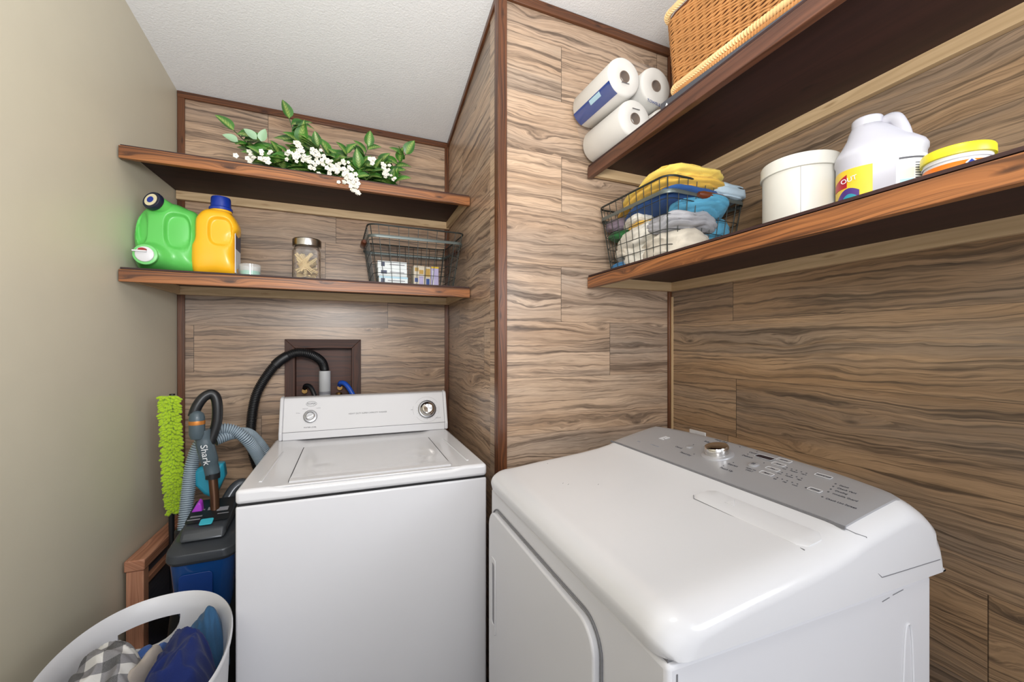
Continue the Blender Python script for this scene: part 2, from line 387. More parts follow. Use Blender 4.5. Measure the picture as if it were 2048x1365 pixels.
# lid
lx0, lx1, ly0, ly1 = .120, W_-.108, .038, .46
mb = MB(); n = 22; m_ = 14
def lidz(x, y):
    u = (x-lx0)/(lx1-lx0); v = (y-ly0)/(ly1-ly0)
    z = .9180+.0035*(1-min(1, min(u, 1-u, )*14))**2*0
    for cx, cy, r in ((.17, .30, .03), (.85, .42, .045)):
        d = math.hypot((u-cx)*(lx1-lx0), (v-cy)*(ly1-ly0)); z += -.0022*math.exp(-(d/r)**4)
    z += .003*math.exp(-((v-.05)/.07)**2)
    return z
n, m_ = 60, 50
top = [[(lx0+(lx1-lx0)*i/n, ly0+(ly1-ly0)*j/m_, lidz(lx0+(lx1-lx0)*i/n, ly0+(ly1-ly0)*j/m_)) for i in range(n+1)] for j in range(m_+1)]
ring = lambda j: top[j]+[(lx1, top[j][0][1], .9137), (lx0, top[j][0][1], .9137)]
mb.loft([ring(j) for j in range(m_+1)]).build('lid', 'white', t, angle=50)
for a in (lx0-.003, lx1): MB().box(a, a+.003, ly0+.01, ly1, .9136, .9172).build('lid_gap', 'seam', t)
MB().box(lx0-.055, lx1+.055, ly0-.03, ly0-.012, .9136, .9185).build('front_lip', 'white', t, bevel=.004, seg=3)
# console
cy = .585
P = [(cy, .9205), (cy, .951), (cy+.004, .955), (cy+.045, 1.074), (cy+.052, 1.082), (cy+.075, 1.086), (cy+.11, 1.075), (cy+.12, .9205)]
x0, x1 = .016, W_+.004
c = MB().prism(P, x0+.014, x1-.014, 'x').build('console', 'wplastic', t, bevel=.003, seg=3)
for a, b in ((x0, x0+.0135), (x1-.0135, x1)):
    cp = [(y+(0 if i < 3 else 0), z+(.002 if z > 1.06 else 0)) for i, (y, z) in enumerate(P)]
    MB().prism([(cy-.001, .9205)]+[(y-.0015, z+.0015) if i in (1, 2, 3) else (y, z+.003) for i, (y, z) in enumerate(P[1:-1], 1)]+[(cy+.121, .9205)], a, b, 'x').build('end_cap', 'wplastic', t, bevel=.005, seg=3)
MB().box(x0+.014, x1-.014, cy-.0003, cy+.002, .9515, .9528).build('console_groove', 'greyseam', t)
sl = Vector((0, .041, .119)).normalized(); nr = Vector((0, -.119, .041)).normalized()
def CF(x, h, off=.0004): # point on the sloped console face; h metres up the slope
    p = Vector((x, cy+.004, .955))+sl*h+nr*off; return p
def dial(x, h, r, big):
    f = frame(CF(x, h), (1, 0, 0), sl)
    k = MB()
    k.lathe([(r, 0), (r*1.0, .004), (r*.93, .006), (r*.80, .0065)], seg=40, M4=f)
    o = k.build('dial_skirt', 'dark_steel', t)
    k = MB()
    if big: k.lathe([(r*.80, .006), (r*.78, .010), (r*.66, .014), (r*.60, .026), (r*.46, .029), (r*.2, .027), (0.0001, .026)], seg=40, M4=f)
    else: k.lathe([(r*.66, .006), (r*.64, .012), (r*.55, .014), (0.0001, .014)], seg=32, M4=f)
    kn = k.build('dial_knob', 'chrome', t)
    if not big: MB().box(-r*.6, r*.6, -.003, .003, .013, .021, M4=f @ Matrix.Rotation(R(25), 4, 'Z')).build('grip', 'chrome', kn, bevel=.001)
dial(.128, .056, .0255, False); dial(.600, .059, .040, True)
def ctext(s, x, h, size, mat='ink', sx=1.): text(s, size, mat, t, frame(CF(x, h, .0002), (1, 0, 0), sl), sx=sx)
ctext('ROPER', .131, .108, .0105, 'ink')
mb = MB(); f = frame(CF(.131, .108, .0005), (1, 0, 0), sl)
mb.tube([f @ Vector((.0195*math.cos(a*PI/16), .0098*math.sin(a*PI/16), 0)) for a in range(32)], .0005, 4, True); mb.build('logo_oval', 'ink', t)
ctext('HEAVY DUTY SUPER CAPACITY WASHER', .350, .058, .0084)
ctext('WATER LEVEL', .128, .012, .0075)
ctext('MEDIUM', .108, .088, .0052, 'inklt'); ctext('LARGE', .157, .089, .0052, 'inklt'); ctext('SMALL', .083, .072, .0052, 'inklt')
for a0, a1, rr in ((30, 150, .056), (165, 200, .062), (215, 325, .057), (335, 372, .054)):
    f = frame(CF(.600, .059, .0003), (1, 0, 0), sl)
    MB().tube([f @ Vector((rr*math.cos(R(a0+(a1-a0)*k/16)), rr*math.sin(R(a0+(a1-a0)*k/16)), 0)) for k in range(17)], .0003, 4).build('dial_mark', 'inklt', t)
mb = MB()
for k in range(22):
    a = R(k*360/22+5); f = frame(CF(.600, .059, .0004), (1, 0, 0), sl)
    mb.tube([f @ Vector((r_*math.cos(a), r_*math.sin(a), 0)) for r_ in (.043, .047)], .0003, 4)
mb.build('dial_mark', 'inklt', t)
ctext('REGULAR', .648, .018, .0052, 'inklt'); ctext('OFF', .533, .060, .0048, 'inklt')

# ------------------------------------------------------------------ dryer
# local: x = depth from the front (towards the right wall), y = along the front (away from the camera)
DW, DD = .755, .62
t = thing('clothes_dryer', 'white front-loading clothes dryer with a silver curved control panel, against the right wall', 'dryer', (.398, .415, 0), R(-2.0))
SZ = .878
MB().box(.006, DD, .008, DW-.008, .03, SZ-.004).build('cabinet', 'white2', t, bevel=.008, seg=3)
for x, y in ((.06, .06), (DD-.06, .06), (.06, DW-.06), (DD-.06, DW-.06)):
    MB().lathe([(.02, 0), (.022, .006), (.012, .008), (.012, .032)], (x, y, 0), 12).build('leveling_foot', 'black', t)
MB().box(.012, DD-.006, .014, DW-.014, SZ-.006, SZ+.003).build('gap_strip', 'greyseam', t)
# deck: cross-sections along y with rounded shoulders
def deckprof(e):
    """e: 0 at the outermost end .. 1 inside; returns list of (x,z)"""
    pts = [(.0, SZ), (-.004, .895), (-.004, .903)]
    for k in range(1, 9):
        a = R(90*k/8); pts.append((-.004+.056*(1-math.cos(a)), .899+.035*math.sin(a)))
    pts += [(.08, .937), (.15, .947), (.22, .955), (.29, .964), (.345, .973), (.385, .982), (.402, .988)]
    return pts
def sm_(d): d = max(0, min(1, d)); return d*d*(3-2*d)
def hump(y):
    b = 1-((2*y/DW)-1)**2
    xb = .545+.045*b; zb = 1.016+.010*b+.010*sm_((y/DW-.4)/.6)
    xs_ = .402
    out = []
    for k in range(1, 11):
        u = k/10; out.append((xs_+(xb-xs_)*u, .988+(zb-.988)*(u**.9)))
    for k in range(1, 9):
        u = k/8; a = R(90*u); out.append((xb+(.655-xb)*math.sin(a)**1.15, zb-(zb-.90)*(1-math.cos(a))**1.0))
    out += [(.664, .885), (.658, SZ)]
    return out
mb = MB(); rings = []
Rr = .045; zmid = SZ
ys = [0, .0005, .002, .0045, .008, .0125, .018, .025, .034, .045]+[.06+k*(DW-.12)/24 for k in range(25)]
ys += [DW-v for v in reversed([0, .0005, .002, .0045, .008, .0125, .018, .025, .034, .045])]
def drop(d, r):
    return 0 if d >= r else r-math.sqrt(max(0, r*r-(r-d)**2))
def shoulder(y):
    w_ = .058 if y < DW/2 else .040; d = min(y, DW-y)
    return 0 if d >= w_ else .034*(1-math.sqrt(max(0, 1-((w_-d)/w_)**2)))
for y in ys:
    d = min(y, DW-y); ring = []
    for x, z in deckprof(1)+hump(y):
        hump_ = x > .36
        rr = .034 if not hump_ else .034
        dz = shoulder(y)
        h = (z-SZ)
        z2 = SZ+max(h-dz*(1 if h > .02 else h/.02), 0)
        x2 = x+drop(d, .045)*max(0, 1-max(0, x)/.10)-(drop(d, .03)*.5 if x > .63 else 0)
        ring.append((x2, y, z2))
    rings.append(ring)
mb.loft(rings).build('top_deck', 'white', t, angle=60)
# silver control panel following the hump
def surf(x, y, off=0.):
    pr_ = deckprof(1)+hump(y)
    best = None
    for (a, za), (b, zb_) in zip(pr_, pr_[1:]):
        if a <= x <= b and b > .0: best = za+(zb_-za)*(x-a)/max(b-a, 1e-6); break
    d = min(y, DW-y)
    return best-shoulder(y)+off
mb = MB(); rings = []
y0p, y1p = .030, DW-.018
NY, NX = 44, 14
for j in range(NY+1):
    y = y0p+(y1p-y0p)*j/NY; b = 1-((2*y/DW)-1)**2
    xb = .545+.045*b+.012
    top = [(.403+(xb-.403)*i/NX, y) for i in range(NX+1)]
    up = [(x, y, surf(x, y, .0035)) for x, y in top]; dn = [(x, y, surf(x, y, -.004)) for x, y in reversed(top)]
    rings.append(up+dn)
pan = mb.loft(rings).build('control_panel', 'silver', t, angle=40)
MB().box(.3995, .4025, y0p-.004, y1p+.004, .985, .9905).build('panel_edge', 'greyseam', t)
def DP(y, x, off=.0038):    # frame on the panel: text reads from far end to near end (towards -y), up = +x
    z = surf(x, y, off); z2 = surf(x+.01, y, off); z3 = surf(x, y-.01, off)
    return frame((x, y, z), (0, -.01, z3-z), (.01, 0, z2-z))
def dtext(s, y, x, size, mat='ink', align='CENTER', sx=1.): text(s, size, mat, t, DP(y, x, .0038), align=align, sx=sx)
ky, kx = .405, .503
f = DP(ky, kx, .0034)
MB().lathe([(.040, 0), (.039, .003), (.033, .006), (.032, .006)], M4=f, seg=40).build('dial_skirt', 'silver', t)
MB().lathe([(.0285, .005), (.0305, .014), (.0295, .022), (.028, .025), (.0265, .0255), (.0001, .0255)], M4=f, seg=48).build('dial_knob', 'chrome', t)
for s_, y, x in (('Heavy Duty', .470, .580), ('Bulky Items', .482, .553), ('Jeans', .465, .528), ('Normal', .410, .590), ('Casual', .352, .566), ('Delicate', .346, .540),
                 ('Express', .332, .478), ('Touch Up', .325, .450), ('Timed Dry', .470, .458), ('Cancel', .520, .478)):
    dtext(s_, y, x, .0095)
mb = MB()
for y, x in ((.470, .592), (.405, .578), (.352, .578), (.356, .552), (.342, .490), (.345, .462), (.452, .470), (.505, .515), (.292, .532)):
    MB().lathe([(.0016, 0), (.0016, .0006)], M4=DP(y, x, .0037), seg=10).build('indicator_light', 'ink', t)
rows = [(.540, .239), (.512, .229), (.484, .218)]
for x, ys0 in rows:
    for k in range(5): MB().lathe([(.0017, 0), (.0017, .0006)], M4=DP(ys0-k*.0115, x, .0037), seg=10).build('indicator_light', 'ink', t)
for k in range(4): MB().lathe([(.0019, 0), (.0019, .0006)], M4=DP(.125-k*.004, .531-k*.0133, .0037), seg=10).build('indicator_light', 'ink', t)
MB().lathe([(.0019, 0), (.0019, .0006)], M4=DP(.108, .466, .0037), seg=10).build('indicator_light', 'ink', t)
MB().lathe([(.0019, 0), (.0019, .0006)], M4=DP(.151, .480, .0037), seg=10).build('indicator_light', 'ink', t)
for s_, y, x in (('Status', .117, .530), ('Check Vent', .113, .517), ('Cooling', .109, .504), ('Wrinkle Guard', .105, .490), ('Check Lint Screen', .101, .465)):
    dtext(s_, y, x, .0075, align='LEFT')
for (x, _), ss in zip(rows, (('Less', 'Medium', 'More'), ('Low', 'Medium', 'High'), ('Off', 'Mid', 'Loud'))):
    for k, s_ in zip((0, 2, 4), ss): dtext(s_, _-k*.0115, x-.008, .0055)
def plate(y, x, w_, h_, mat, name, bm=None, rim=True):
    f = DP(y, x, .0036)
    o = MB().prism(rrect(-w_/2, w_/2, -h_/2, h_/2, min(w_, h_)*.25), 0, .0012, 'z', M4=f).build(name, mat, t, bevel=.0003)
    if rim: MB().tube([f @ Vector((a, b, .0012)) for a, b in rrect(-w_/2, w_/2, -h_/2, h_/2, min(w_, h_)*.25)], .0005, 4, True).build('rim', 'wplastic', o)
    return o
plate(.313, .559, .048, .017, 'screen', 'display')
for y, x, w_, s_ in ((.270, .570, .036, 'Dryness'), (.263, .544, .032, 'Temp'), (.254, .514, .032, 'Time'), (.247, .487, .032, 'Signal'), (.161, .548, .034, 'Control Lock'), (.133, .481, .026, 'Wrinkle')):
    plate(y, x, w_, .013, 'silver', 'button'); text(s_, .0058, 'ink', t, DP(y, x, .0052))
f = DP(.301, .509, .0036); MB().lathe([(.0125, 0), (.0125, .002), (.011, .003), (.0001, .003)], M4=f, seg=28).build('button', 'silver', t)
MB().box(-.004, -.001, -.004, .004, .003, .0036, M4=f).box(.001, .004, -.004, .004, .003, .0036, M4=f).build('symbol', 'ink', t)
dtext('PUSH TO', .287, .485, .0065); dtext('START', .284, .476, .0065)
f = DP(.500, .497, .0036); MB().lathe([(.0095, 0), (.0095, .002), (.008, .003), (.0001, .003)], M4=f, seg=28).build('button', 'silver', t)
# emblem: white slanted K block
f = DP(.610, .500, .004)
mb = MB(); K = [[(-.011, -.012), (-.006, -.012), (-.003, .012), (-.008, .012)], [(-.004, -.012), (.011, -.012), (.009, -.006), (-.002, -.003)], [(-.002, .0), (.009, -.003), (.012, .004), (-.001, .004)], [(-.001, .006), (.012, .006), (.012, .012), (.000, .012)]]
for q in K: mb.prism(q, 0, .0008, 'z', M4=f)
mb.build('emblem', 'wplastic', t)
dtext('KENMORE', .585, .447, .0075, 'inklt'); dtext('ELITE', .650, .440, .006, 'inklt')
# lint screen hatch
mb = MB(); hy0, hy1, hx0, hx1 = .034, .285, .308, .366
def dk(x, y, off): return (x, y, surf(x, y, off))
n_ = 20; rings = []
for j in range(n_+1):
    y = hy0+(hy1-hy0)*j/n_; ins = .03 if j == n_ else (.02 if j == 0 else 0)
    a, b = hx0+(.012 if j in (0, n_) else 0), hx1-(.012 if j in (0, n_) else 0)
    xs_ = [a, a+.003, a+.02, (a+b)/2, b-.003, b]
    rings.append([dk(x, y, .0016 if 0 < k < 5 else .0003) for k, x in enumerate(xs_)]+[dk(x, y, -.003) for x in reversed(xs_)])
mb.loft(rings).build('lint_hatch', 'wplastic', t, angle=40)
mb = MB(); ring = [dk(x, y, .0008) for x, y in ((hx0, hy0-.002), (hx0-.001, hy1-.01), (hx0+.01, hy1+.002))]
mb.tube(ring, .0009, 5).build('hatch_gap', 'greyseam', t)
mb = MB(); c0 = (.350, .42)
pts = [(.338, .222), (.338, .198), (.358, .216)]
mb.loft([[dk(x, y, .0016) for x, y in pts], [dk(x, y, .0027) for x, y in pts]]).build('finger_scoop', 'white', t, bevel=.0006)
# end cap seam
sx = [(.395, .985), (.415, .960), (.435, .938), (.50, .936), (.60, .934), (.662, .932)]
mb = MB().tube([(.405, .030, surf(.405, .030, .001)), (.412, .016, surf(.412, .016, .001)), (.425, .007, surf(.425, .007, .001)), (.440, .001, .918), (.455, -.0005, .906), (.52, -.0005, .905), (.60, -.0005, .904), (.630, -.0005, .9035)], .0007, 5)
mb.build('cap_seam', 'greyseam', t)
# door on the front face
dz1 = .825
door = [(y, z) for y, z in rrect(.165, DW-.030, .28, dz1, .05, 8)]
MB().loft([[(-.009, y, z) for y, z in door], [(.006, y, z) for y, z in door]]).build('door', 'white2', t, bevel=.004, seg=3)
d2 = rrect(.159, DW-.024, .274, dz1+.006, .055, 8)
MB().tube([(.004, y, z) for y, z in d2], .0022, 6, True).build('door_gap', 'greyseam', t)
hy = DW-.070
hr = rrect(hy-.024, hy+.010, .49, .70, .006, 3); hi = rrect(hy-.018, hy+.004, .515, .685, .008, 3)
mb = MB(); mb.loft([[(-.0093, y, z) for y, z in hr], [(-.0115, y, z) for y, z in hr], [(-.0115, y, z) for y, z in hi], [(-.0060, y, z) for y, z in hi]], True, False)
mb.build('door_handle', 'wplastic', t, bevel=.0008)
MB().prism([(y, z) for y, z in hi], -.0096, -.0092, 'x').build('handle_recess', 'inklt', t)
# near side pressing
mb = MB().tube(smoothpts([(.52, .0085, .48), (.525, .0085, .60), (.535, .0085, .77), (.545, .0085, .800), (.557, .0085, .77), (.565, .0085, .60), (.57, .0085, .48)], 5), [(.003, .0025)]*31, 6)
mb.build('side_pressing', 'white2', t)
MB().tube([(.022, .0075, .86), (.022, .0075, .05)], .0012, 5).build('side_seam', 'greyseam', t)
# scuffs
mb = MB()
for pts in ([(.52, .0022, .896), (.545, .0022, .9)], [(.50, .0072, .862), (.53, .0072, .865)], [(.47, .0072, .857), (.49, .0072, .860)], [(.20, .0022, .887), (.206, .0022, .889)]):
    MB().tube(pts, .0006, 4).build('scuff', 'greyseam', t)
for x, y in ((.157, .69), (.123, .525), (.13, .51), (.189, .466)):
    MB().tube([dk(x, y, .0002), dk(x+.004, y+.003, .0002)], .0005, 4).build('scuff', 'greyseam', t)

# the cabinet narrows slightly towards the wall side
for ch in [c for c in t.children_recursive if c.type == 'MESH']:
    for v in ch.data.vertices: v.co.y *= 1-.07*max(0, min(1.1, v.co.x/.62))
# ------------------------------------------------------------------ more materials
def plastic(name, c, rough=.3, **k): M[name] = plain(name, srgb(*c), rough, **k)
plastic('green_plastic', (96, 196, 92), .32); plastic('green_light', (120, 206, 120), .35)
plastic('yellow_plastic', (246, 184, 38), .28); plastic('blue_plastic', (22, 52, 148), .3)
plastic('navy_plastic', (26, 32, 52), .35); plastic('cream_plastic', (222, 212, 176), .4); plastic('red_plastic', (150, 30, 34), .4)
plastic('jug_plastic', (190, 190, 200), .4); plastic('canister_enamel', (206, 204, 196), .42, bumpscale=90, bumpstr=.05)
plastic('lid_yellow', (236, 222, 44), .35); plastic('label_orange', (226, 120, 28), .4); plastic('label_yellow', (226, 190, 46), .4)
plastic('label_white', (228, 230, 234), .4); plastic('label_blue', (24, 60, 130), .35); plastic('label_teal', (40, 140, 160), .4); plastic('label_red', (170, 24, 44), .4)
plastic('label_purple', (72, 44, 120), .4); plastic('label_pale_blue', (170, 206, 222), .4); plastic('label_dark', (44, 54, 84), .4)
plastic('paper', (216, 214, 209), .9, bumpscale=220, bumpstr=.25); plastic('cardboard_core', (120, 100, 84), .9)
plastic('lavender_card', (176, 168, 204), .6); plastic('floral_card', (206, 196, 178), .6); plastic('slate_card', (74, 76, 84), .5); plastic('white_card', (226, 232, 232), .55); plastic('gold_print', (176, 140, 60), .5)
M['wire'] = plain('dark_wire', srgb(58, 62, 60), .45, metal=.6); M['strap'] = plain('grey_metal_strap', srgb(98, 106, 104), .4, metal=.5)
M['grip'] = plain('brown_wood_grip', srgb(104, 54, 32), .35)
M['pin'] = plain('clothespin_wood', srgb(226, 200, 150), .7); M['recess'] = stained('dark_brown_plywood', srgb(92, 46, 24), srgb(74, 36, 20), srgb(46, 22, 14), .5, .5)
M['frame_dk'] = stained('dark_walnut_frame', srgb(82, 46, 30), srgb(62, 34, 24), srgb(38, 20, 14), .8, .6)
M['hose_black'] = plain('black_rubber', srgb(24, 25, 28), .42); M['hose_blue'] = plain('blue_hose', srgb(32, 84, 190), .35); M['brass'] = plain('brass', srgb(150, 118, 70), .35, metal=.9)
M['pvc'] = plain('white_pvc', srgb(206, 208, 210), .35)
M['slate'] = plain('slate_plastic', srgb(76, 90, 98), .32); M['copper'] = plain('copper_band', srgb(206, 132, 62), .35, metal=.5); M['wand'] = plain('bronze_tube', srgb(92, 64, 46), .28, metal=.6)
M['hose_grey'] = plain('grey_blue_hose', srgb(150, 166, 178), .4); M['hose_dark'] = plain('dark_hose_rib', srgb(52, 62, 74), .5)
M['tank'] = plain('blue_tank', srgb(18, 66, 128), .12, coat=.5); M['teal'] = plain('teal_plastic', srgb(40, 150, 178), .3); M['aqua'] = plain('aqua_tab', srgb(64, 186, 206), .4); M['purple'] = plain('purple_plastic', srgb(170, 60, 200), .4)
M['gunmetal'] = plain('gunmetal_plastic', srgb(70, 74, 80), .25, metal=.3)
M['lime'] = plain('lime_chenille', srgb(166, 200, 30), .85, sheen=.3, var=.12); M['lime_dk'] = plain('lime_backing', srgb(96, 120, 20), .9)
M['fir'] = stained('raw_fir_wood', srgb(200, 146, 116), srgb(180, 122, 92), srgb(134, 82, 58), 1., .6, .7); M['ribbed'] = plain('black_ribbed_panel', srgb(52, 56, 68), .3)
def glassmat(name, col=(1, 1, 1, 1), rough=0., ior=1.45):
    n = NT(name); M[name] = n.out(base=col, rough=rough, trans=1., ior=ior)
glassmat('glass')
n = NT('teal_liquid'); M['teal_liquid'] = n.out(base=srgb(70, 196, 160), rough=.2)
def film(name, col, alpha):
    n = NT(name); M[name] = n.out(base=col, rough=.12, alpha=alpha, spec=.8)
film('wrap_film', (.95, .95, .97, 1), .05)
film('clear_cup', (.85, .88, .88, 1), .26); film('label_film_blue', srgb(20, 62, 140), .96)
def terry(name, c, scale=500):
    n = NT(name); g = n.n('ShaderNodeTexCoord').outputs['Object']
    f = n.noise(g, scale, 2); f2 = n.noise(g, 14, 3); c = srgb(*c)
    col = n.ramp(f2, [(.3, tuple(v*.88 for v in c[:3])+(1,)), (.7, tuple(min(1, v*1.08) for v in c[:3])+(1,))])
    M[name] = n.out(base=col, rough=.95, sheen=.08, normal=n.bump(f, .6, .0015))
for k, c in dict(t_yellow=(236, 206, 100), t_yellow2=(224, 180, 76), t_navy=(36, 78, 138), t_teal=(82, 152, 184), t_grey=(172, 172, 178), t_white=(216, 212, 202), t_cream=(206, 198, 184), t_purple=(118, 104, 116), t_green=(34, 92, 46), t_pale=(176, 196, 210), t_blue=(60, 124, 176), navy=(14, 34, 96), steelblue=(48, 90, 128), midblue=(62, 94, 156), beige_cloth=(170, 160, 150)).items(): terry(k, c)
def gingham():
    n = NT('gingham'); uv = n.sep(n.n('ShaderNodeUVMap').outputs[0]); s_ = .062
    a = n.math('LESS_THAN', n.math('FRACT', n.math('DIVIDE', uv[0], s_)), .5); b = n.math('LESS_THAN', n.math('FRACT', n.math('DIVIDE', uv[1], s_)), .5)
    sm = n.math('ADD', a, b); g = n.n('ShaderNodeTexCoord').outputs['Object']
    ln = n.math('LESS_THAN', n.math('FRACT', n.math('DIVIDE', uv[0], s_/7)), .35); ln = n.math('MULTIPLY', ln, n.math('SUBTRACT', 1., a))
    c = n.ramp(n.math('DIVIDE', sm, 2.01), [(0, srgb(206, 204, 200)), (.34, srgb(112, 110, 114)), (.67, srgb(24, 22, 28))], 'CONSTANT')
    c = n.mix(n.math('MULTIPLY', n.noise(g, 900, 1), .25), c, (.8, .8, .8, 1))
    M['gingham'] = n.out(base=c, rough=.9, normal=n.bump(n.noise(g, 900, 1), .3, .001))
gingham()
def leafmat():
    n = NT('variegated_leaf'); uv = n.sep(n.n('ShaderNodeUVMap').outputs[0])  # u 0..1 length, v -1..1 across
    av = n.math('ABSOLUTE', uv[1]); g = n.n('ShaderNodeTexCoord').outputs['Object']
    vein = n.math('FRACT', n.math('SUBTRACT', n.math('MULTIPLY', uv[0], 7.), n.math('MULTIPLY', av, 2.2)))
    vm = n.ramp(vein, [(.0, (1,)*3), (.22, (.0,)*3), (.78, (0,)*3), (1, (1,)*3)])
    core = n.ramp(av, [(.12, (1,)*3), (.55, (0,)*3)])
    f = n.math('MULTIPLY', n.math('ADD', n.math('MULTIPLY', vm, .6), .35), core)
    base = n.ramp(n.noise(g, 20, 2), [(.3, srgb(34, 80, 30)), (.7, srgb(74, 134, 48))])
    M['leaf'] = n.out(base=n.mix(f, base, srgb(178, 196, 108)), rough=.38)
    M['leaf_pale'] = plain('pale_leaf', srgb(150, 184, 148), .45, var=.1); M['stem'] = plain('green_stem', srgb(52, 84, 36), .6)
    M['petal'] = plain('white_blossom', srgb(236, 234, 222), .6, var=.05); M['pollen'] = plain('blossom_centre', srgb(150, 150, 90), .7)
leafmat()

def pillow(outl, yf, yb, e=.55, n=22, disp=None):
    pts = smoothpts([(a, b, 0) for a, b in outl], 5, True); cx = sum(p.x for p in pts)/len(pts); cz = sum(p.y for p in pts)/len(pts)
    yc = (yf+yb)/2; h = (yb-yf)/2; rings = []
    def ring(s, y, front):
        r_ = []
        for p in pts:
            x = cx+(p.x-cx)*s; z = cz+(p.y-cz)*s; yy = y
            if disp and front: yy += disp(x, z)*(1-s**10)
            r_.append((x, yy, z))
        return r_
    for k in range(n+1):
        a = k/n
        s = max(.02, a); yy = yc-h*(1-a**(2/(1-e+.001)*1.0 if False else 4.5))**(1/3.2)
        rings.append(ring(s, yy, True))
    for k in reversed(range(0, 9)):
        s = max(.02, k/9); rings.append(ring(s, yc+h*(1-s**4.5)**(1/3.2), False))
    return MB().loft(rings)
def sm(d): d = max(0, min(1, d)); return d*d*(3-2*d)

# ------------------------------------------------------------------ lower left shelf contents (board top z = 1.556)
ZL = 1.5562
t = thing('detergent_jug', 'green laundry detergent jug with a white tap, lying against the left wall', 'detergent jug', (-.54, 1.88, ZL))
def L(mb, org): mb.v = [(x-org[0], y-org[1], z-org[2]) for x, y, z in mb.v]; return mb
O = (-.54, 1.88, ZL)
def gd(x, z):
    d = 0
    # bulge around the tap
    r_ = math.hypot(x+.580, (z-1.602)*1.15); d -= .030*sm((.062-r_)/.03)
    # recesses each side of the grip
    u = abs((x+.507)/.036)**3+abs((z-1.70)/.062)**3; d += .016*sm((1.25-u)*1.4)
    u = abs((x+.607)/.017)**2.6+abs((z-1.705)/.055)**2.6; d += .016*sm((1.25-u)*1.4)
    return d
out = [(-.628, 1.745), (-.600, 1.785), (-.560, 1.806), (-.525, 1.808), (-.49, 1.795), (-.456, 1.775), (-.447, 1.70), (-.450, 1.60), (-.458, 1.5572), (-.549, 1.5566), (-.612, 1.5580), (-.634, 1.575), (-.636, 1.62), (-.640, 1.68)]
L(pillow(out, 1.80, 1.985, n=44, disp=gd), O).build('jug_body', 'green_plastic', t, angle=60)
f = frame((-.580, 1.757, 1.602), (1, 0, 0), (0, .0, 1)); f.translation -= Vector(O)
f = f @ Matrix.Rotation(0, 4, 'X')
MB().lathe([(.034, -.006), (.034, .002), (.030, .004), (.0001, .004)], M4=f, seg=36).build('tap_collar', 'green_light', t, bevel=.001)
tp = MB().lathe([(.0255, .003), (.0255, .008), (.022, .010), (.0001, .010)], M4=f, seg=32).build('tap', 'wplastic', t, bevel=.001)
MB().box(-.030, .008, .006, .011, .008, .018, M4=f).build('lever', 'wplastic', tp, bevel=.001)
MB().lathe([(.012, .009), (.011, .015), (.0001, .015)], (-.004, 0, .014), M4=f, seg=20, sy=.5).build('button', 'red_plastic', tp)
c_ = Vector((-.566, 1.800, 1.790))-Vector(O); ax = Vector((-.45, -.85, .25)).normalized()
f = frame(c_, ax.cross(Vector((0, 0, 1))).normalized()*-1, (0, 0, 1)) ; 
q = ax.to_track_quat('Z', 'Y').to_matrix().to_4x4(); q.translation = c_
MB().lathe([(.029, -.05), (.028, .0), (.026, .006)], M4=q, seg=28).build('neck', 'green_plastic', t)
cp = MB().lathe([(.0315, .0), (.0325, .012), (.030, .018), (.0001, .018)], M4=q, seg=32).build('cap', 'navy_plastic', t, bevel=.001)
MB().lathe([(.022, .017), (.022, .0195), (.0001, .0195)], M4=q, seg=32).build('cap_ring', 'cream_plastic', cp)
MB().lathe([(.011, .019), (.011, .0215), (.0001, .0215)], M4=q, seg=24).build('cap_center', 'blue_plastic', cp)
lb = [[(-.4495+.0045*math.sin((z-1.63)/.13*PI)*0-.002, y, z) for y in (1.84, 1.92)] for z in (1.61, 1.65, 1.70, 1.75)]
mb = MB(); mb.loft([[(x+o, y, z) for (x, y, z) in r_ for o in (0,)]+[(x-.002, y, z) for (x, y, z) in reversed(r_)] for r_ in lb]); L(mb, O)
mb.v = [(x+.008, y, z) for x, y, z in mb.v]; mb.build('side_label', 'label_dark', t)

O = (-.398, 1.86, ZL)
t = thing('detergent_bottle', 'yellow detergent bottle with a blue screw cap, right of the green jug', 'detergent bottle', O)
def yd(x, z):
    u = abs((x+.380)/.036)**3+abs((z-1.712)/.052)**3; d = .013*sm((1.2-u)*1.5)
    u = abs((x+.472)/.018)**2.4+abs((z-1.715)/.055)**2.4; d += .012*sm((1.2-u)*1.5)
    return d
out = [(-.466, 1.5568), (-.474, 1.644), (-.466, 1.681), (-.463, 1.746), (-.450, 1.778), (-.427, 1.797), (-.385, 1.800), (-.355, 1.790), (-.333, 1.757), (-.326, 1.729), (-.337, 1.694), (-.338, 1.62), (-.339, 1.5568), (-.40, 1.5566)]
L(pillow(out, 1.795, 1.925, n=44, disp=yd), O).build('bottle_body', 'yellow_plastic', t, angle=60)
c = (.009, -.005)
MB().lathe([(.036, .235), (.034, .248), (.030, .252)], (c[0], c[1], 0), 28).build('neck', 'yellow_plastic', t)
mb = MB(); rings = []
for r_, z in ((.0370, .243), (.0375, .252), (.0320, .256), (.0305, .288), (.0285, .293), (.0001, .293)):
    rings.append([(c[0]+(r_+(.0006 if k % 2 else -.0006)*(z > .253 and r_ > .02))*math.cos(2*PI*k/48), c[1]+(r_+(.0006 if k % 2 else -.0006)*(z > .253 and r_ > .02))*math.sin(2*PI*k/48), z) for k in range(48)])
mb.loft(rings).build('cap', 'blue_plastic', t, angle=50)
mb = MB().box(.0605, .0625, -.045, .045, .01, .175); mb.build('label', 'label_white', t)
MB().box(.0626, .0632, -.044, .044, .10, .172).build('label_panel', 'label_dark', t)

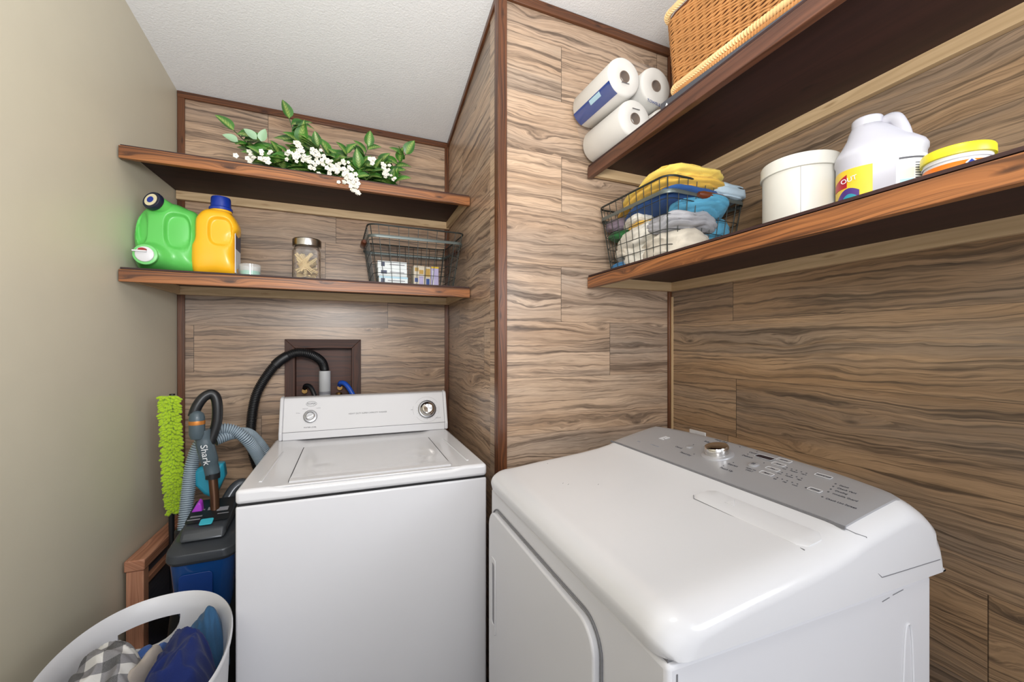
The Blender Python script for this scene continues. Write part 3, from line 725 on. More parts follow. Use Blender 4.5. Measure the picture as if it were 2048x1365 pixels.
O = (-.292, 1.835, ZL)
t = thing('measuring_cup', 'small clear plastic measuring cup with teal liquid in the bottom', 'measuring cup', O)
mb = MB()
mb.lathe([(.026, 0), (.033, .001), (.0355, .046), (.0345, .046), (.032, .003), (.0001, .003)], seg=36); mb.build('cup', 'clear_cup', t)
MB().lathe([(.0312, .0035), (.0325, .021), (.0001, .021)], seg=36).build('liquid', 'teal_liquid', t)
O = (-.101, 1.875, ZL)
t = thing('glass_jar', 'square clear glass jar with a brushed steel lid, full of clothespins', 'jar', O)
mb = MB(); a = .051
def rr_(a, r, z): return [(x, y, z) for x, y in rrect(-a, a, -a, a, r, 5)]
mb.loft([rr_(a-.004, .014, 0), rr_(a, .016, .003), rr_(a, .016, .115), rr_(a-.004, .03, .128), rr_(a-.007, .038, .134), rr_(a-.007, .038, .150), rr_(a-.010, .036, .150), rr_(a-.010, .036, .134), rr_(a-.0035, .014, .115), rr_(a-.0035, .014, .006), rr_(.005, .002, .006)])
mb.build('glass', 'glass', t, angle=50)
MB().lathe([(.0455, .138), (.0530, .139), (.0535, .141), (.0535, .166), (.051, .169), (.0001, .169)], seg=48).build('lid', 'steel', t, bevel=.0008)
def pin_mesh():
    mb = MB()
    for s_ in (-1, 1):
        mb.hexa([(-.036, -.0045, .001*s_), (.036, -.0045, .0005*s_), (.036, .0045, .0005*s_), (-.036, .0045, .001*s_),
                 (-.036, -.0045, .0075*s_), (.036, -.0045, .0042*s_), (.036, .0045, .0042*s_), (-.036, .0045, .0075*s_)])
    mb.box(-.002, .008, -.006, .006, -.003, .003)
    return mb
pins = []; rnd = random.Random(5)
pin0 = pin_mesh().build('clothespin', 'pin', None, bevel=.0006)
tag(pin0, 'pale wooden clothespin among the others inside the glass jar', 'clothespin', 'clothespins in the glass jar')
placed = []
for i in range(26):
    p = pin0 if i == 0 else pin0.copy()
    if i: COL.objects.link(p)
    side = i % 2
    if i < 10: z = .013+.006*(i//2); tilt = rnd.uniform(-.15, .15)
    else: z = .045+.004*(i-10)/1.6; tilt = rnd.uniform(-.9, .9) if i < 19 else rnd.uniform(.6, 1.1)*(-1 if i % 2 else 1)
    z = max(z, .014+.036*abs(math.sin(tilt)))
    ang = rnd.uniform(-.5, .5) if i > 9 else rnd.uniform(-.3, .3)+(PI/2 if i % 4 < 2 else 0)
    lim = .042-.036*math.cos(tilt)
    p.location = (O[0]+rnd.uniform(-lim, lim), O[1]+(-.036 if i > 12 and i % 3 else rnd.uniform(-.03, .03)) if i > 9 else O[1]+rnd.uniform(-.012, .012), O[2]+z)
    p.rotation_euler = (rnd.uniform(-.6, .6), tilt, ang if i < 10 else rnd.uniform(-.2, .2))

# ---- wire baskets
def wire_basket(label, loc, rotz, tw=.205, td=.178, bw=.172, bd=.140, h=.238):
    t = thing('wire_basket', label, 'basket', loc, rotz, rot=None)
    def loop(z, n=5, out=0):
        k = z/h; a = bw+(tw-bw)*k+out; b = bd+(td-bd)*k+out; r_ = .035
        return [(x, y, z) for x, y in rrect(-a, a, -b, b, r_, n)]
    MB().tube(loop(h), .0034, 8, True).build('rim', 'wire', t)
    mb = MB(); mb.tube(loop(.002), .0022, 6, True)
    for z in (.045, .090, .135, .180): mb.tube(loop(z), .0013, 5, True)
    for i in range(9):
        u = -1+2*(i+.5)/9*1.0
        for s_ in (-1, 1):
            mb.tube([(u*bw*.9, s_*bd, .002), (u*tw*.9, s_*td, h)], .0013, 5)
        if i % 1 == 0: mb.tube([(u*bw*.9, -bd, .002), (u*bw*.9, bd, .002)], .0013, 5)
    for i in range(8):
        u = -1+2*(i+.5)/8
        for s_ in (-1, 1): mb.tube([(s_*bw, u*bd*.85, .002), (s_*tw, u*td*.85, h)], .0013, 5)
        mb.tube([(-bw, u*bd*.85, .002), (bw, u*bd*.85, .002)], .0013, 5)
    for s_ in (-1, 1):
        for q in (-1, 1):
            mb.tube([(s_*(bw-.01), q*(bd-.008), .002), (s_*(tw-.01), q*(td-.008), h)], .0020, 6)
    mb.build('wire_grid', 'wire', t)
    mb = MB(); mb.tube(loop(h-.045, 5, .004), [(.0012, .0062)]*24, 8, True, flat=(0, 0, 1)); mb.build('strap', 'strap', t)
    for s_ in (-1, 1):
        MB().tube([(s_*(tw+.004), -.055, h-.046), (s_*(tw+.006), -.04, h-.047), (s_*(tw+.006), .04, h-.047), (s_*(tw+.004), .055, h-.046)], [(.008), .0125, .0125, .008], 12).build('grip', 'grip', t)
    return t
BL = (.331, 1.965, ZL+.002)
wire_basket('dark wire basket on the alcove shelf with small boxes inside', BL, 0)
def carton(x0, x1, y0, y1, z0, z1, mat, label, extra=None, grp=None, cat='box'):
    c = ((x0+x1)/2, (y0+y1)/2, z0)
    t = thing('small_carton', label, cat, c, 0, grp)
    MB().box(x0-c[0], x1-c[0], y0-c[1], y1-c[1], 0, z1-z0).build('carton', mat, t, bevel=.001)
    for (a0, a1, b0, b1, m_) in (extra or []):
        W = x1-x0; H_ = z1-z0
        MB().box(-W/2+a0*W, -W/2+a1*W, y0-c[1]-.0006, y0-c[1]-.0001, b0*H_, b1*H_).build('print', m_, t)
    return t
zb = ZL+.006
yb0 = 1.872
carton(.178, .300, yb0, yb0+.10, zb, zb+.036, 'white_card', 'white carton with pale blue edge, bottom of the stack in the wire basket', [(0, 1, .78, 1, 'label_pale_blue'), (.06, .2, .2, .75, 'label_dark'), (.3, .9, .45, .55, 'inklt')])
carton(.174, .297, yb0, yb0+.10, zb+.0365, zb+.070, 'white_card', 'plain white carton second from the bottom of the stack in the wire basket', [(.1, .3, .3, .75, 'label_dark'), (.4, .9, .5, .6, 'inklt')])
carton(.172, .296, yb0, yb0+.10, zb+.0705, zb+.102, 'white_card', 'white carton with small dark print, on top of the stack in the wire basket', [(.12, .24, .25, .85, 'label_dark'), (.4, .92, .5, .62, 'inklt')])
carton(.326, .374, yb0, yb0+.07, zb, zb+.092, 'floral_card', 'cream patterned carton standing in the wire basket beside the dark gap', [(.1, .45, .72, .9, 'gold_print'), (.5, .9, .6, .8, 'gold_print'), (.1, .4, .2, .4, 'label_blue'), (.5, .9, .1, .5, 'lavender_card')])
carton(.376, .402, yb0, yb0+.07, zb, zb+.090, 'floral_card', 'narrow cream and blue carton in the middle of the wire basket', [(.1, .9, .5, .9, 'gold_print'), (.2, .8, .05, .4, 'label_blue')])
carton(.404, .438, yb0, yb0+.07, zb, zb+.092, 'lavender_card', 'lavender carton standing in the wire basket, right of the cream cartons', [(0, 1, .92, 1, 'label_yellow'), (.2, .35, .1, .8, 'label_white')])

# ------------------------------------------------------------------ greenery on the upper left shelf
ZU = 1.9602
O = (-.03, 1.93, ZU)
t = thing('artificial_greenery', 'artificial leafy greenery with white blossoms spilling over the alcove shelf', 'artificial plant', O)
rnd = random.Random(11)
def leaf(mb, uvs, base, d, up, ln, wd, curl=.35):
    d = Vector(d).normalized(); s_ = d.cross(Vector(up)).normalized(); u_ = s_.cross(d).normalized(); b = len(mb.v); N = 7
    for i in range(N+1):
        k = i/N; w_ = wd*math.sin(PI*min(1, k**.75))**.8*(1 if 0 < i < N else 0)+.0004
        c = Vector(base)+d*ln*k-u_*ln*curl*k*k
        for j, q in enumerate((-1, -.5, 0, .5, 1)):
            p = c+s_*w_*q+u_*(abs(q)*w_*.35); mb.v.append(tuple(p)); uvs.append((k, q))
    for i in range(N):
        for j in range(4):
            a = b+i*5+j; mb.f.append((a, a+1, a+6, a+5)); mb.mi.append(0)
def finish_leaves(mb, uvs, name, mat, parent):
    me = bpy.data.meshes.new(name); me.from_pydata(mb.v, [], mb.f); me.materials.append(M[mat]); l = me.uv_layers.new(name='UVMap')
    for lp in me.loops: l.data[lp.index].uv = uvs[lp.vertex_index]
    for p in me.polygons: p.use_smooth = True
    o = bpy.data.objects.new(name, me); COL.objects.link(o); o.parent = parent; return o
sprigs = [((-.35, 1.86, 2.125), 7), ((-.30, 1.85, 2.06), 7), ((-.20, 1.86, 2.06), 9), ((-.165, 1.87, 2.215), 5), ((-.12, 1.87, 2.13), 9), ((-.06, 1.86, 2.12), 9), ((-.02, 1.88, 2.10), 9),
          ((.05, 1.86, 2.11), 8), ((.10, 1.86, 2.06), 8), ((.135, 1.88, 2.165), 6), ((.18, 1.86, 2.09), 9), ((.22, 1.85, 2.05), 8), ((.29, 1.86, 2.15), 7), ((.24, 1.83, 2.01), 7), ((-.10, 1.83, 2.03), 8), ((.0, 1.82, 2.03), 8), ((-.24, 1.82, 2.02), 7), ((.14, 1.82, 2.02), 7), ((-.16, 1.82, 2.04), 7)]
for i, (tip, nl) in enumerate(sprigs):
    nl = int(nl*1.9); tip = (tip[0], tip[1], tip[2]-.012)
    mb = MB(); uvs = []; root = Vector((tip[0]*.55+.0, 1.93, ZU+.004)); tipv = Vector(tip)
    for k in range(nl):
        a = (k+1)/nl; p = root.lerp(tipv, a**.8)
        th = rnd.uniform(0, 2*PI); d = Vector((math.cos(th), -abs(math.sin(th))*.6, rnd.uniform(-.1, .8)))
        if k == nl-1: d = (tipv-root)+Vector((rnd.uniform(-.1, .1), -.05, .05))
        ln = rnd.uniform(.060, .085)*(1 if k < nl-1 else .9)
        leaf(mb, uvs, p, d, (rnd.uniform(-.3, .3), -.8, .7), ln, ln*rnd.uniform(.30, .40), rnd.uniform(.1, .5))
    mb.v = [(x-O[0], y-O[1], max(z, ZU+.003 if y > 1.77 else z)-O[2]) for x, y, z in mb.v]
    sp = finish_leaves(mb, uvs, 'leafy_sprig', 'leaf' , t)
    st = MB().tube([root-Vector(O), (root.lerp(tipv, .5)+Vector((0, 0, .01)))-Vector(O), tipv-Vector(O)], .0017, 5).build('stem', 'stem', sp)
mb = MB(); uvs = []
for b, d in (((-.33, 1.83, 2.06), (-1, -.3, .3)), ((-.255, 1.83, 2.075), (.3, -.3, 1)), ((-.27, 1.83, 2.08), (-.7, -.3, .5))):
    mb = MB(); uvs = []
    leaf(mb, uvs, b, d, (0, -1, .4), .05, .016, .1)
    mb.v = [(x-O[0], y-O[1], z-O[2]) for x, y, z in mb.v]; lo = finish_leaves(mb, uvs, 'pale_leaf', 'leaf_pale', t)
clusters = [((-.305, 1.79, 2.026), 7, .022), ((-.245, 1.785, 2.015), 10, .026), ((-.125, 1.80, 2.10), 7, .022), ((-.15, 1.79, 2.065), 10, .028), ((-.105, 1.79, 2.055), 12, .028), ((-.07, 1.79, 2.085), 8, .024), ((-.045, 1.785, 2.045), 14, .03), ((-.01, 1.785, 2.03), 14, .03),
            ((.03, 1.78, 2.03), 16, .032), ((.05, 1.765, 2.00), 14, .03), ((.075, 1.755, 1.985), 10, .024), ((.078, 1.735, 1.960), 6, .015), ((.096, 1.735, 1.945), 3, .009), ((.155, 1.79, 2.095), 6, .017), ((.205, 1.79, 2.07), 7, .02), ((.21, 1.785, 2.045), 5, .015), ((.235, 1.79, 2.025), 2, .006)]
for (c, nb, sp_) in clusters:
    kf = c[1]/1.88; c = (c[0]*kf, c[1], 1.30+(c[2]-1.30)*kf)
    if c[2] < 1.985: c = (c[0], 1.733, c[2])
    nb = int(nb*1.3)
    hd = MB(); ct = MB()
    for k in range(nb):
        p = Vector(c)+Vector((rnd.gauss(0, sp_*.55), rnd.uniform(-.008, .006), rnd.gauss(0, sp_*.55))); r_ = rnd.uniform(.0062, .0098)
        ax = Vector((rnd.uniform(-.5, .5), -1, rnd.uniform(-.2, .6))).normalized(); q = ax.to_track_quat('Z', 'Y').to_matrix().to_4x4(); q.translation = p-Vector(O)
        ring = lambda rr, z: [tuple(q @ Vector((rr*(1+.18*math.cos(5*a))*math.cos(a), rr*(1+.18*math.cos(5*a))*math.sin(a), z))) for a in [2*PI*j/15 for j in range(15)]]
        hd.loft([ring(r_*.3, -.003), ring(r_, -.0005), ring(r_*.95, .0012), ring(r_*.35, .0004)])
        ct.lathe([(.0012, .0004), (.0008, .0016), (.0001, .0018)], M4=q, seg=6)
    o = hd.build('blossom_cluster', 'petal', t); ct.build('blossom_centers', 'pollen', o)
    MB().tube([Vector(c)-Vector(O)+Vector((0, .012, 0)), Vector((c[0]*.9, 1.80, max(c[2]+.02, 2.0)))-Vector(O), Vector((c[0]*.6, 1.92, ZU+.004))-Vector(O)], .0011, 4).build('stem', 'stem', t)

# ------------------------------------------------------------------ hookup recess
t = thing('hookup_box_frame', 'dark wooden frame around the washer hookup recess in the back wall', 'frame', (-.044, YB, 1.1))
def Lb(mb): mb.v = [(x+.044, y-YB, z-1.1) for x, y, z in mb.v]; return mb
fw = .043; X0, X1, ZT = -.211, .122, 1.326
for q in ([(X0, ZT), (X0+fw, ZT-fw), (X1-fw, ZT-fw), (X1, ZT)], [(X0, .90), (X0+fw, .90), (X0+fw, ZT-fw), (X0, ZT)], [(X1-fw, .90), (X1, .90), (X1, ZT), (X1-fw, ZT-fw)]):
    Lb(MB().prism(q, YB-.016, YB-.0005, 'y')).build('frame_board', 'frame_dk', t, bevel=.0015, grain='x' if q[0][1] == q[3][1] else 'z')
mb = MB().box(RX0+.002, RX1-.002, YB+.075, YB+.085, RZ0+.002, RZ1-.002)
Lb(mb).build('recess_back', 'recess', t, grain='x')
for b in ((RX0+.001, RX0+.006, YB+.001, YB+.075, RZ0+.002, RZ1-.001), (RX1-.006, RX1-.001, YB+.001, YB+.075, RZ0+.002, RZ1-.001), (RX0+.007, RX1-.007, YB+.001, YB+.075, RZ1-.006, RZ1-.001)):
    Lb(MB().box(*b)).build('recess_side', 'recess', t, grain='z')
t = thing('standpipe', 'white plastic standpipe in the hookup recess with the black hose pushed into it', 'pipe', (-.042, 2.235, .95))
MB().lathe([(.024, 0), (.024, .10), (.027, .105), (.027, .222), (.023, .222), (.023, .20)], seg=28).build('pipe', 'pvc', t, angle=50)
MB().lathe([(.0275, .108), (.0275, .122), (.0272, .122)], seg=28).build('ring_mark', 'inklt', t)
def ribbed(pts, r, rib, n, mat, name, parent=None, pitch=.008, duty=None, mat2=None, seg=18):
    P = smoothpts(pts, n); # resample
    L_ = [0]
    for a, b in zip(P, P[1:]): L_.append(L_[-1]+(b-a).length)
    tot = L_[-1]; N = int(tot/(pitch/4)); Q = []; R_ = []; j = 0
    for i in range(N+1):
        s_ = tot*i/N
        while j < len(L_)-2 and L_[j+1] < s_: j += 1
        k = (s_-L_[j])/max(1e-9, L_[j+1]-L_[j]); Q.append(P[j].lerp(P[j+1], k)); R_.append(r+(rib if i % 4 in (0, 1) else -rib)+(rib*.0))
    mb = MB(); mb.tube(Q, R_, seg)
    if mat2:
        for fi in range(len(mb.f)):
            band = (fi//seg) % 4; mb.mi[fi] = 1 if band in (2,) else 0
        return mb.build(name, [mat, mat2], parent, angle=70)
    return mb.build(name, mat, parent, angle=70)
dh = [(-.042, 2.232, 1.14), (-.044, 2.228, 1.185), (-.060, 2.20, 1.225), (-.107, 2.165, 1.257), (-.165, 2.15, 1.262), (-.225, 2.14, 1.228), (-.274, 2.14, 1.166), (-.317, 2.14, 1.078), (-.335, 2.14, .968), (-.334, 2.13, .86), (-.30, 2.11, .74), (-.24, 2.08, .62), (-.19, 2.06, .45)]
t = thing('drain_hose', 'black ribbed washer drain hose arching out of the recess and down behind the washer', 'hose', (0, 0, 0))
ribbed(dh, .0195, .0014, 8, 'hose_black', 'hose', t, .0075)
sl_ = [Vector(p) for p in smoothpts(dh, 8)][36:44]
MB().tube(sl_, .0222, 18).build('sleeve', 'hose_black', t)
t = thing('supply_hose', 'blue cold-water supply hose at the right of the recess', 'hose', (.03, 2.225, 1.09))
MB().tube(smoothpts([(-.004, .02, .006), (.0, -.01, .022), (.02, -.03, .018), (.042, -.045, -.012), (.062, -.055, -.06), (.075, -.065, -.16)], 5), .0115, 14).build('hose', 'hose_blue', t)
MB().lathe([(.012, -.02), (.012, .02), (.008, .02)], (-.004, .03, -.004), 14, axis='y').build('brass_valve', 'brass', t)
MB().lathe([(.014, 0), (.014, .008), (.01, .01), (.0001, .01)], (-.008, .0, -.035), 12).build('valve_knob', 'brass', t)
t = thing('supply_hose', 'black hot-water supply hose at the left of the recess', 'hose', (-.125, 2.225, 1.08))
MB().tube(smoothpts([(-.006, .02, .006), (.0, -.01, .024), (.02, -.03, .020), (.036, -.045, -.010), (.048, -.055, -.06), (.055, -.065, -.16)], 5), .0105, 14).build('hose', 'hose_black', t)
MB().lathe([(.012, -.02), (.012, .02), (.008, .02)], (-.006, .03, -.004), 14, axis='y').build('brass_valve', 'brass', t)
MB().lathe([(.014, 0), (.014, .008), (.01, .01), (.0001, .01)], (-.008, .0, -.035), 12).build('valve_knob', 'brass', t)
t = thing('wall_outlet', 'white outlet plate on the right wall just above the dryer', 'outlet', (XR(1.197)-.001, 1.197, .908), R(-2.1))
MB().box(-.005, 0, -.040, .040, -.06, .058).build('plate', 'wplastic', t, bevel=.002)
for z in (-.022, .022): MB().box(-.0065, -.005, -.014, .014, z-.012, z+.012).build('socket', 'wplastic', t, bevel=.001)
# ------------------------------------------------------------------ lower right shelf contents (board top z = 1.564)
ZR = 1.5642
BR = (1.088, 1.135, ZR+.002)
wire_basket('dark wire basket with wood grips, heaped with towels and rags, on the right shelf', BR, R(90), tw=.180, td=.172, bw=.150, bd=.145, h=.245)
def cloth(name, label, c, sz, rotz, mat, seed, folds=3, rough=.12, tilt=0., group=None, roty=0., cat='towel', power=.62):
    n1, n2 = 56, 34; mb = MB(); rings = []; sx, sy, szz = [v/2 for v in sz]
    def sg(v, p): return math.copysign(abs(v)**p, v)
    for j in range(n2+1):
        ph = -PI/2+PI*j/n2; ring = []
        for i in range(n1):
            th = 2*PI*i/n1
            x = sg(math.cos(ph), power)*sg(math.cos(th), power); y = sg(math.cos(ph), power)*sg(math.sin(th), power); z = sg(math.sin(ph), .8)
            P = Vector((x*sx, y*sy, z*szz))
            nz = noise.noise(Vector((P.x*9+seed*3.1, P.y*9, P.z*14))); nz2 = noise.noise(Vector((P.x*24, P.y*24+seed, P.z*40)))
            nz3 = 1-abs(noise.noise(Vector((P.x*30+seed, P.y*30, P.z*55))))*2
            k = 1+rough*nz*2.2+rough*.6*nz2+.045*nz3
            # layered fold edges
            k *= 1-.055*(abs(math.cos(PI*folds*(z*.5+.5+.08*noise.noise(Vector((x*2, y*2, seed)))))) < .30)
            wv = .10*szz*math.sin(x*3.2+seed)+.35*szz*noise.noise(Vector((x*1.6+seed, y*1.6, 0)))
            ring.append((P.x*k, P.y*k, P.z*k+wv))
        rings.append(ring)
    mb.loft(rings)
    o = mb.build(name, mat, None, loc=c, rot=(tilt, roty, rotz), angle=70)
    tag(o, label, cat, group); return o
G = None
cz = ZR
def T(mat, label, x, y, z, sz, rz=90, seed=1, folds=3, rough=.10, tilt=0, roty=0, name='folded_towel', cat='towel'):
    if z < .245: x = max(x, .925+.10*max(0, .2-z)+sz[1]/2*1.06)
    cloth(name, label, (x, y, cz+z), sz, R(rz), mat, seed, folds, rough, R(tilt), G, R(roty), cat)
T('t_yellow', 'yellow folded towel lying on top of the heap in the right basket', 1.060, 1.100, .262, (.34, .24, .046), 82, 1, 2, .05, 0, 7)
T('t_yellow2', 'second yellow towel just under the topmost one in the right basket', 1.045, 1.115, .228, (.33, .26, .036), 84, 9, 2, .05, 0, 7)
T('t_pale', 'pale blue folded towel at the near top of the right basket', 1.180, 1.010, .235, (.13, .15, .055), 95, 3, 2, .06)
T('t_navy', 'dark blue towel folded beneath the yellow ones in the right basket', 1.040, 1.100, .196, (.31, .26, .036), 80, 4, 2, .06, 0, 6)
T('t_teal', 'light blue ribbed towel at the near end of the right basket', 1.095, 1.025, .165, (.17, .18, .050), 60, 5, 4, .08, 0, 12)
T('t_purple', 'purple-grey washcloth near the pier at the top of the right basket', 1.000, 1.255, .178, (.10, .13, .050), 80, 6, 3, .12)
T('t_green', 'dark green cloth under the purple washcloth in the right basket', .995, 1.250, .135, (.10, .12, .032), 80, 7, 2, .12)
T('t_white', 'white rolled rag below the gold cloth in the right basket', .985, 1.175, .165, (.13, .08, .030), 70, 8, 2, .10, 0, 5)
T('t_yellow2', 'small gold cloth tucked in the middle of the right basket', .985, 1.140, .148, (.12, .09, .022), 75, 10, 2, .14)
T('t_grey', 'grey folded towel with stacked edges at the near front of the right basket', 1.02, 1.035, .125, (.18, .20, .065), 95, 11, 4, .07)
T('t_white', 'off-white rolled towel lying across the far middle of the right basket', .985, 1.165, .105, (.23, .13, .075), 78, 12, 1, .10, 0, 8)
T('t_cream', 'cream bunched cloth at the near bottom corner of the right basket', 1.005, 1.050, .060, (.20, .19, .10), 85, 13, 1, .14)
T('t_white', 'white bunched rag at the bottom middle of the right basket', .985, 1.155, .045, (.13, .11, .080), 85, 14, 1, .16)
T('t_cream', 'cream rag at the bottom of the right basket near the pier', .990, 1.225, .068, (.11, .09, .045), 80, 15, 1, .14)
T('t_blue', 'mottled blue cloth on the basket floor beside the pier', .980, 1.235, .024, (.13, .08, .030), 85, 16, 1, .08)
T('t_grey', 'grey towel at the back of the right basket near the wall', 1.15, 1.17, .10, (.20, .13, .15), 90, 17, 4, .08)
T('t_teal', 'steel-blue cloth at the near wall side of the right basket', 1.175, 1.035, .12, (.10, .11, .08), 90, 18, 3, .10)

O = (1.0, .626, ZR)
t = thing('canister', 'round off-white lidded canister standing on the right shelf', 'canister', O)
MB().lathe([(.0735, 0), (.0755, .003), (.0755, .138), (.0735, .138)], seg=56).build('canister_body', 'canister_enamel', t, angle=40)
MB().box(-.0760, -.0750, -.0005, .0005, .003, .134, M4=Matrix.Rotation(R(33), 4, 'Z')).build('side_seam', 'inklt', t)
MB().lathe([(.0765, .126), (.0798, .127), (.0802, .130), (.0790, .134), (.0790, .152), (.0770, .156), (.0001, .158)], seg=56).build('lid', 'canister_enamel', t, angle=40)
MB().tube([(.018*math.cos(R(a)), 0, .157+.009*math.sin(R(a))) for a in range(0, 181, 15)], .0015, 6).build('lid_handle', 'strap', t)

O = (1.015, .480, ZR)
t = thing('laundry_jug', 'white plastic laundry jug with a yellow label, handle on the right, on the right shelf', 'jug', O, R(-57))
def se(a, b, p, z, n=44, ox=0.):
    return [(ox+a*math.copysign(abs(math.cos(2*PI*k/n))**p, math.cos(2*PI*k/n)), b*math.copysign(abs(math.sin(2*PI*k/n))**p, math.sin(2*PI*k/n)), z) for k in range(n)]
mb = MB(); mb.loft([se(.064, .050, .72, 0), se(.069, .055, .72, .004), se(.069, .055, .72, .108), se(.0715, .057, .72, .113), se(.0715, .057, .72, .120), se(.068, .054, .75, .128), se(.058, .047, .8, .140, ox=-.003),
                  se(.044, .038, .85, .158, ox=-.008), se(.034, .031, .95, .172, ox=-.014), se(.0255, .0245, 1, .182, ox=-.018)])
mb.build('jug_body', 'jug_plastic', t, angle=60)
MB().lathe([(.0215, .174), (.0215, .181), (.0001, .181)], (-.018, 0, 0), 30).build('neck', 'jug_plastic', t)
MB().lathe([(.0245, .179), (.0255, .181), (.0255, .195), (.0235, .198), (.0001, .198)], (-.018, 0, 0), 40).build('cap', 'jug_plastic', t, bevel=.0008)
hc, hs = math.cos(R(-38)), math.sin(R(-38))
MB().tube(smoothpts([(x*hc, x*hs, z) for x, z in [(-.005, .176), (.014, .184), (.028, .180), (.037, .162), (.043, .142), (.047, .118)]], 6), [(.0095, .0115)]*31, 16).build('handle', 'jug_plastic', t)
def patch(a0, a1, z0, z1, off, mat, name, parent=t, A=.069, B=.055, p=.72, top=None, n=16):
    mb = MB(); rings = []
    for i in range(n+1):
        k = i/n; a = R(a0+(a1-a0)*k)
        x = (A+off)*math.copysign(abs(math.cos(a))**p, math.cos(a)); y = (B+off)*math.copysign(abs(math.sin(a))**p, math.sin(a))
        zt_ = top(k) if top else z1
        xi, yi = x*(1-.0006/.06), y*(1-.0006/.06)
        rings.append([(x, y, z0), (x, y, zt_), (xi, yi, zt_), (xi, yi, z0)])
    mb.loft(rings); return mb.build(name, mat, parent, angle=60)
yl = patch(178, 262, .004, .088, .0006, 'label_yellow', 'front_label')
patch(184, 224, .052, .068, .0012, 'label_red', 'logo_block', yl, top=lambda k: .066+.012*k)
patch(190, 246, .004, .05, .0013, 'label_purple', 'label_picture', yl, top=lambda k: .018+.026*math.sin(k*PI*.75)+.006)
patch(204, 250, .004, .04, .0017, 'label_teal', 'label_picture', yl, top=lambda k: .016+.022*math.sin(k*PI*.9))
patch(210, 228, .004, .03, .0021, 'label_white', 'label_picture', yl, top=lambda k: .012+.012*math.sin(k*PI))
bl = patch(278, 348, .004, .096, .0006, 'label_white', 'back_label')
mb = MB()
patch(282, 300, .050, .078, .0010, 'paper', 'label_diagram', bl); patch(282, 300, .022, .048, .0010, 'label_pale_blue', 'label_diagram', bl)
patch(281, 343, .0860, .0895, .0011, 'ink', 'label_heading', bl)
for k in range(13): patch(303, 343-(k*7 % 5)*2, .020+k*.0047, .0217+k*.0047, .0011, 'ink', 'label_line', bl, n=8)
f_ = frame((-.050, -.046, .0640), (.8, -.62, .12), (0, 0, 1))
text('OUT', .013, 'label_white', t, frame((-.0525, -.0485, .0655), (.78, -.42, .14), (0, 0, 1)), ext=.0003)

O = (1.0, .36, ZR)
t = thing('detergent_tub', 'round white tub with yellow lid and orange band, right of the laundry jug', 'tub', O)
TS0 = len(t.children)
MB().lathe([(.050, 0), (.0525, .002), (.0565, .066), (.0565, .07)], seg=56).build('tub_body', 'wplastic', t, angle=40)
MB().lathe([(.0526, .004), (.0568, .052)], seg=56, caps=False).build('label_band', 'label_orange', t, solid=.0004)
MB().tube([(.0575*math.cos(a), .0575*math.sin(a), .059) for a in [2*PI*k/56 for k in range(56)]], .0015, 6, True).build('rib', 'wplastic', t)
MB().lathe([(.0580, .066), (.0612, .067), (.0615, .069), (.0610, .083), (.0590, .086), (.0001, .086)], seg=56).build('lid', 'lid_yellow', t, angle=40)
a0 = R(222); f = frame((.0568*math.cos(a0), .0568*math.sin(a0), .046), (-math.sin(a0), math.cos(a0), 0), (0, 0, 1))
MB().prism([(-.010, 0), (0, -.009), (.010, 0), (0, .009)], 0, .0009, 'z', M4=f).build('label_diamond', 'label_white', t)
MB().prism([(-.006, 0), (0, -.006), (.006, 0), (0, .006)], .0009, .0014, 'z', M4=f).build('label_diamond', 'blue_plastic', t)

for ch in t.children:
    ch.data.transform(Matrix.Diagonal((.76, .76, .84, 1)))

# ------------------------------------------------------------------ upper right shelf (board top z = 1.982)
ZP = 1.9824
t = thing('paper_towel_pack', 'plastic-wrapped pack of white paper towel rolls on the dark shelf', 'paper towels', (.95, 1.21, ZP))
rolls = [(.915, 2.048), (1.046, 2.048), (.872, 2.176), (1.004, 2.178)]
RR = .0635; ya, yb_ = 1.100, 1.325
for i, (x, z) in enumerate(rolls):
    dy = 0 if i % 2 == 0 else .0
    mb = MB()
    def cyl(r, y, n=44): return [(x-.95+r*math.cos(2*PI*k/n), y-1.21, z-ZP+r*math.sin(2*PI*k/n)) for k in range(n)]
    mb.loft([cyl(.0195, ya+.03), cyl(.0195, ya+.001), cyl(.022, ya), cyl(RR-.007, ya), cyl(RR-.002, ya+.003), cyl(RR, ya+.01), cyl(RR, yb_-.01), cyl(RR-.006, yb_)], True, True)
    o = mb.build('paper_roll', 'paper', t, angle=50)
    mb = MB(); mb.loft([cyl(.0193, ya+.028), cyl(.0193, ya-.0005), cyl(.0175, ya-.0005), cyl(.0175, ya+.028)], True, False); mb.build('core', 'cardboard_core', o, angle=50)
def arcpatch(x, z, a0, a1, y0, y1, r, mat, name, n=12):
    mb = MB(); rings = []
    for k in range(n+1):
        a = R(a0+(a1-a0)*k/n); c, s_ = math.cos(a), math.sin(a)
        rings.append([(x+r*c-.95, y0-1.21, z+r*s_-ZP), (x+r*c-.95, y1-1.21, z+r*s_-ZP), (x+(r-.0006)*c-.95, y1-1.21, z+(r-.0006)*s_-ZP), (x+(r-.0006)*c-.95, y0-1.21, z+(r-.0006)*s_-ZP)])
    return mb.loft(rings).build(name, mat, t, angle=60)
arcpatch(.872, 2.176, 203, 246, 1.104, 1.318, RR+.0016, 'label_film_blue', 'blue_label')
lp = arcpatch(.872, 2.176, 206, 220, 1.16, 1.22, RR+.0022, 'label_pale_blue', 'label_cloud')
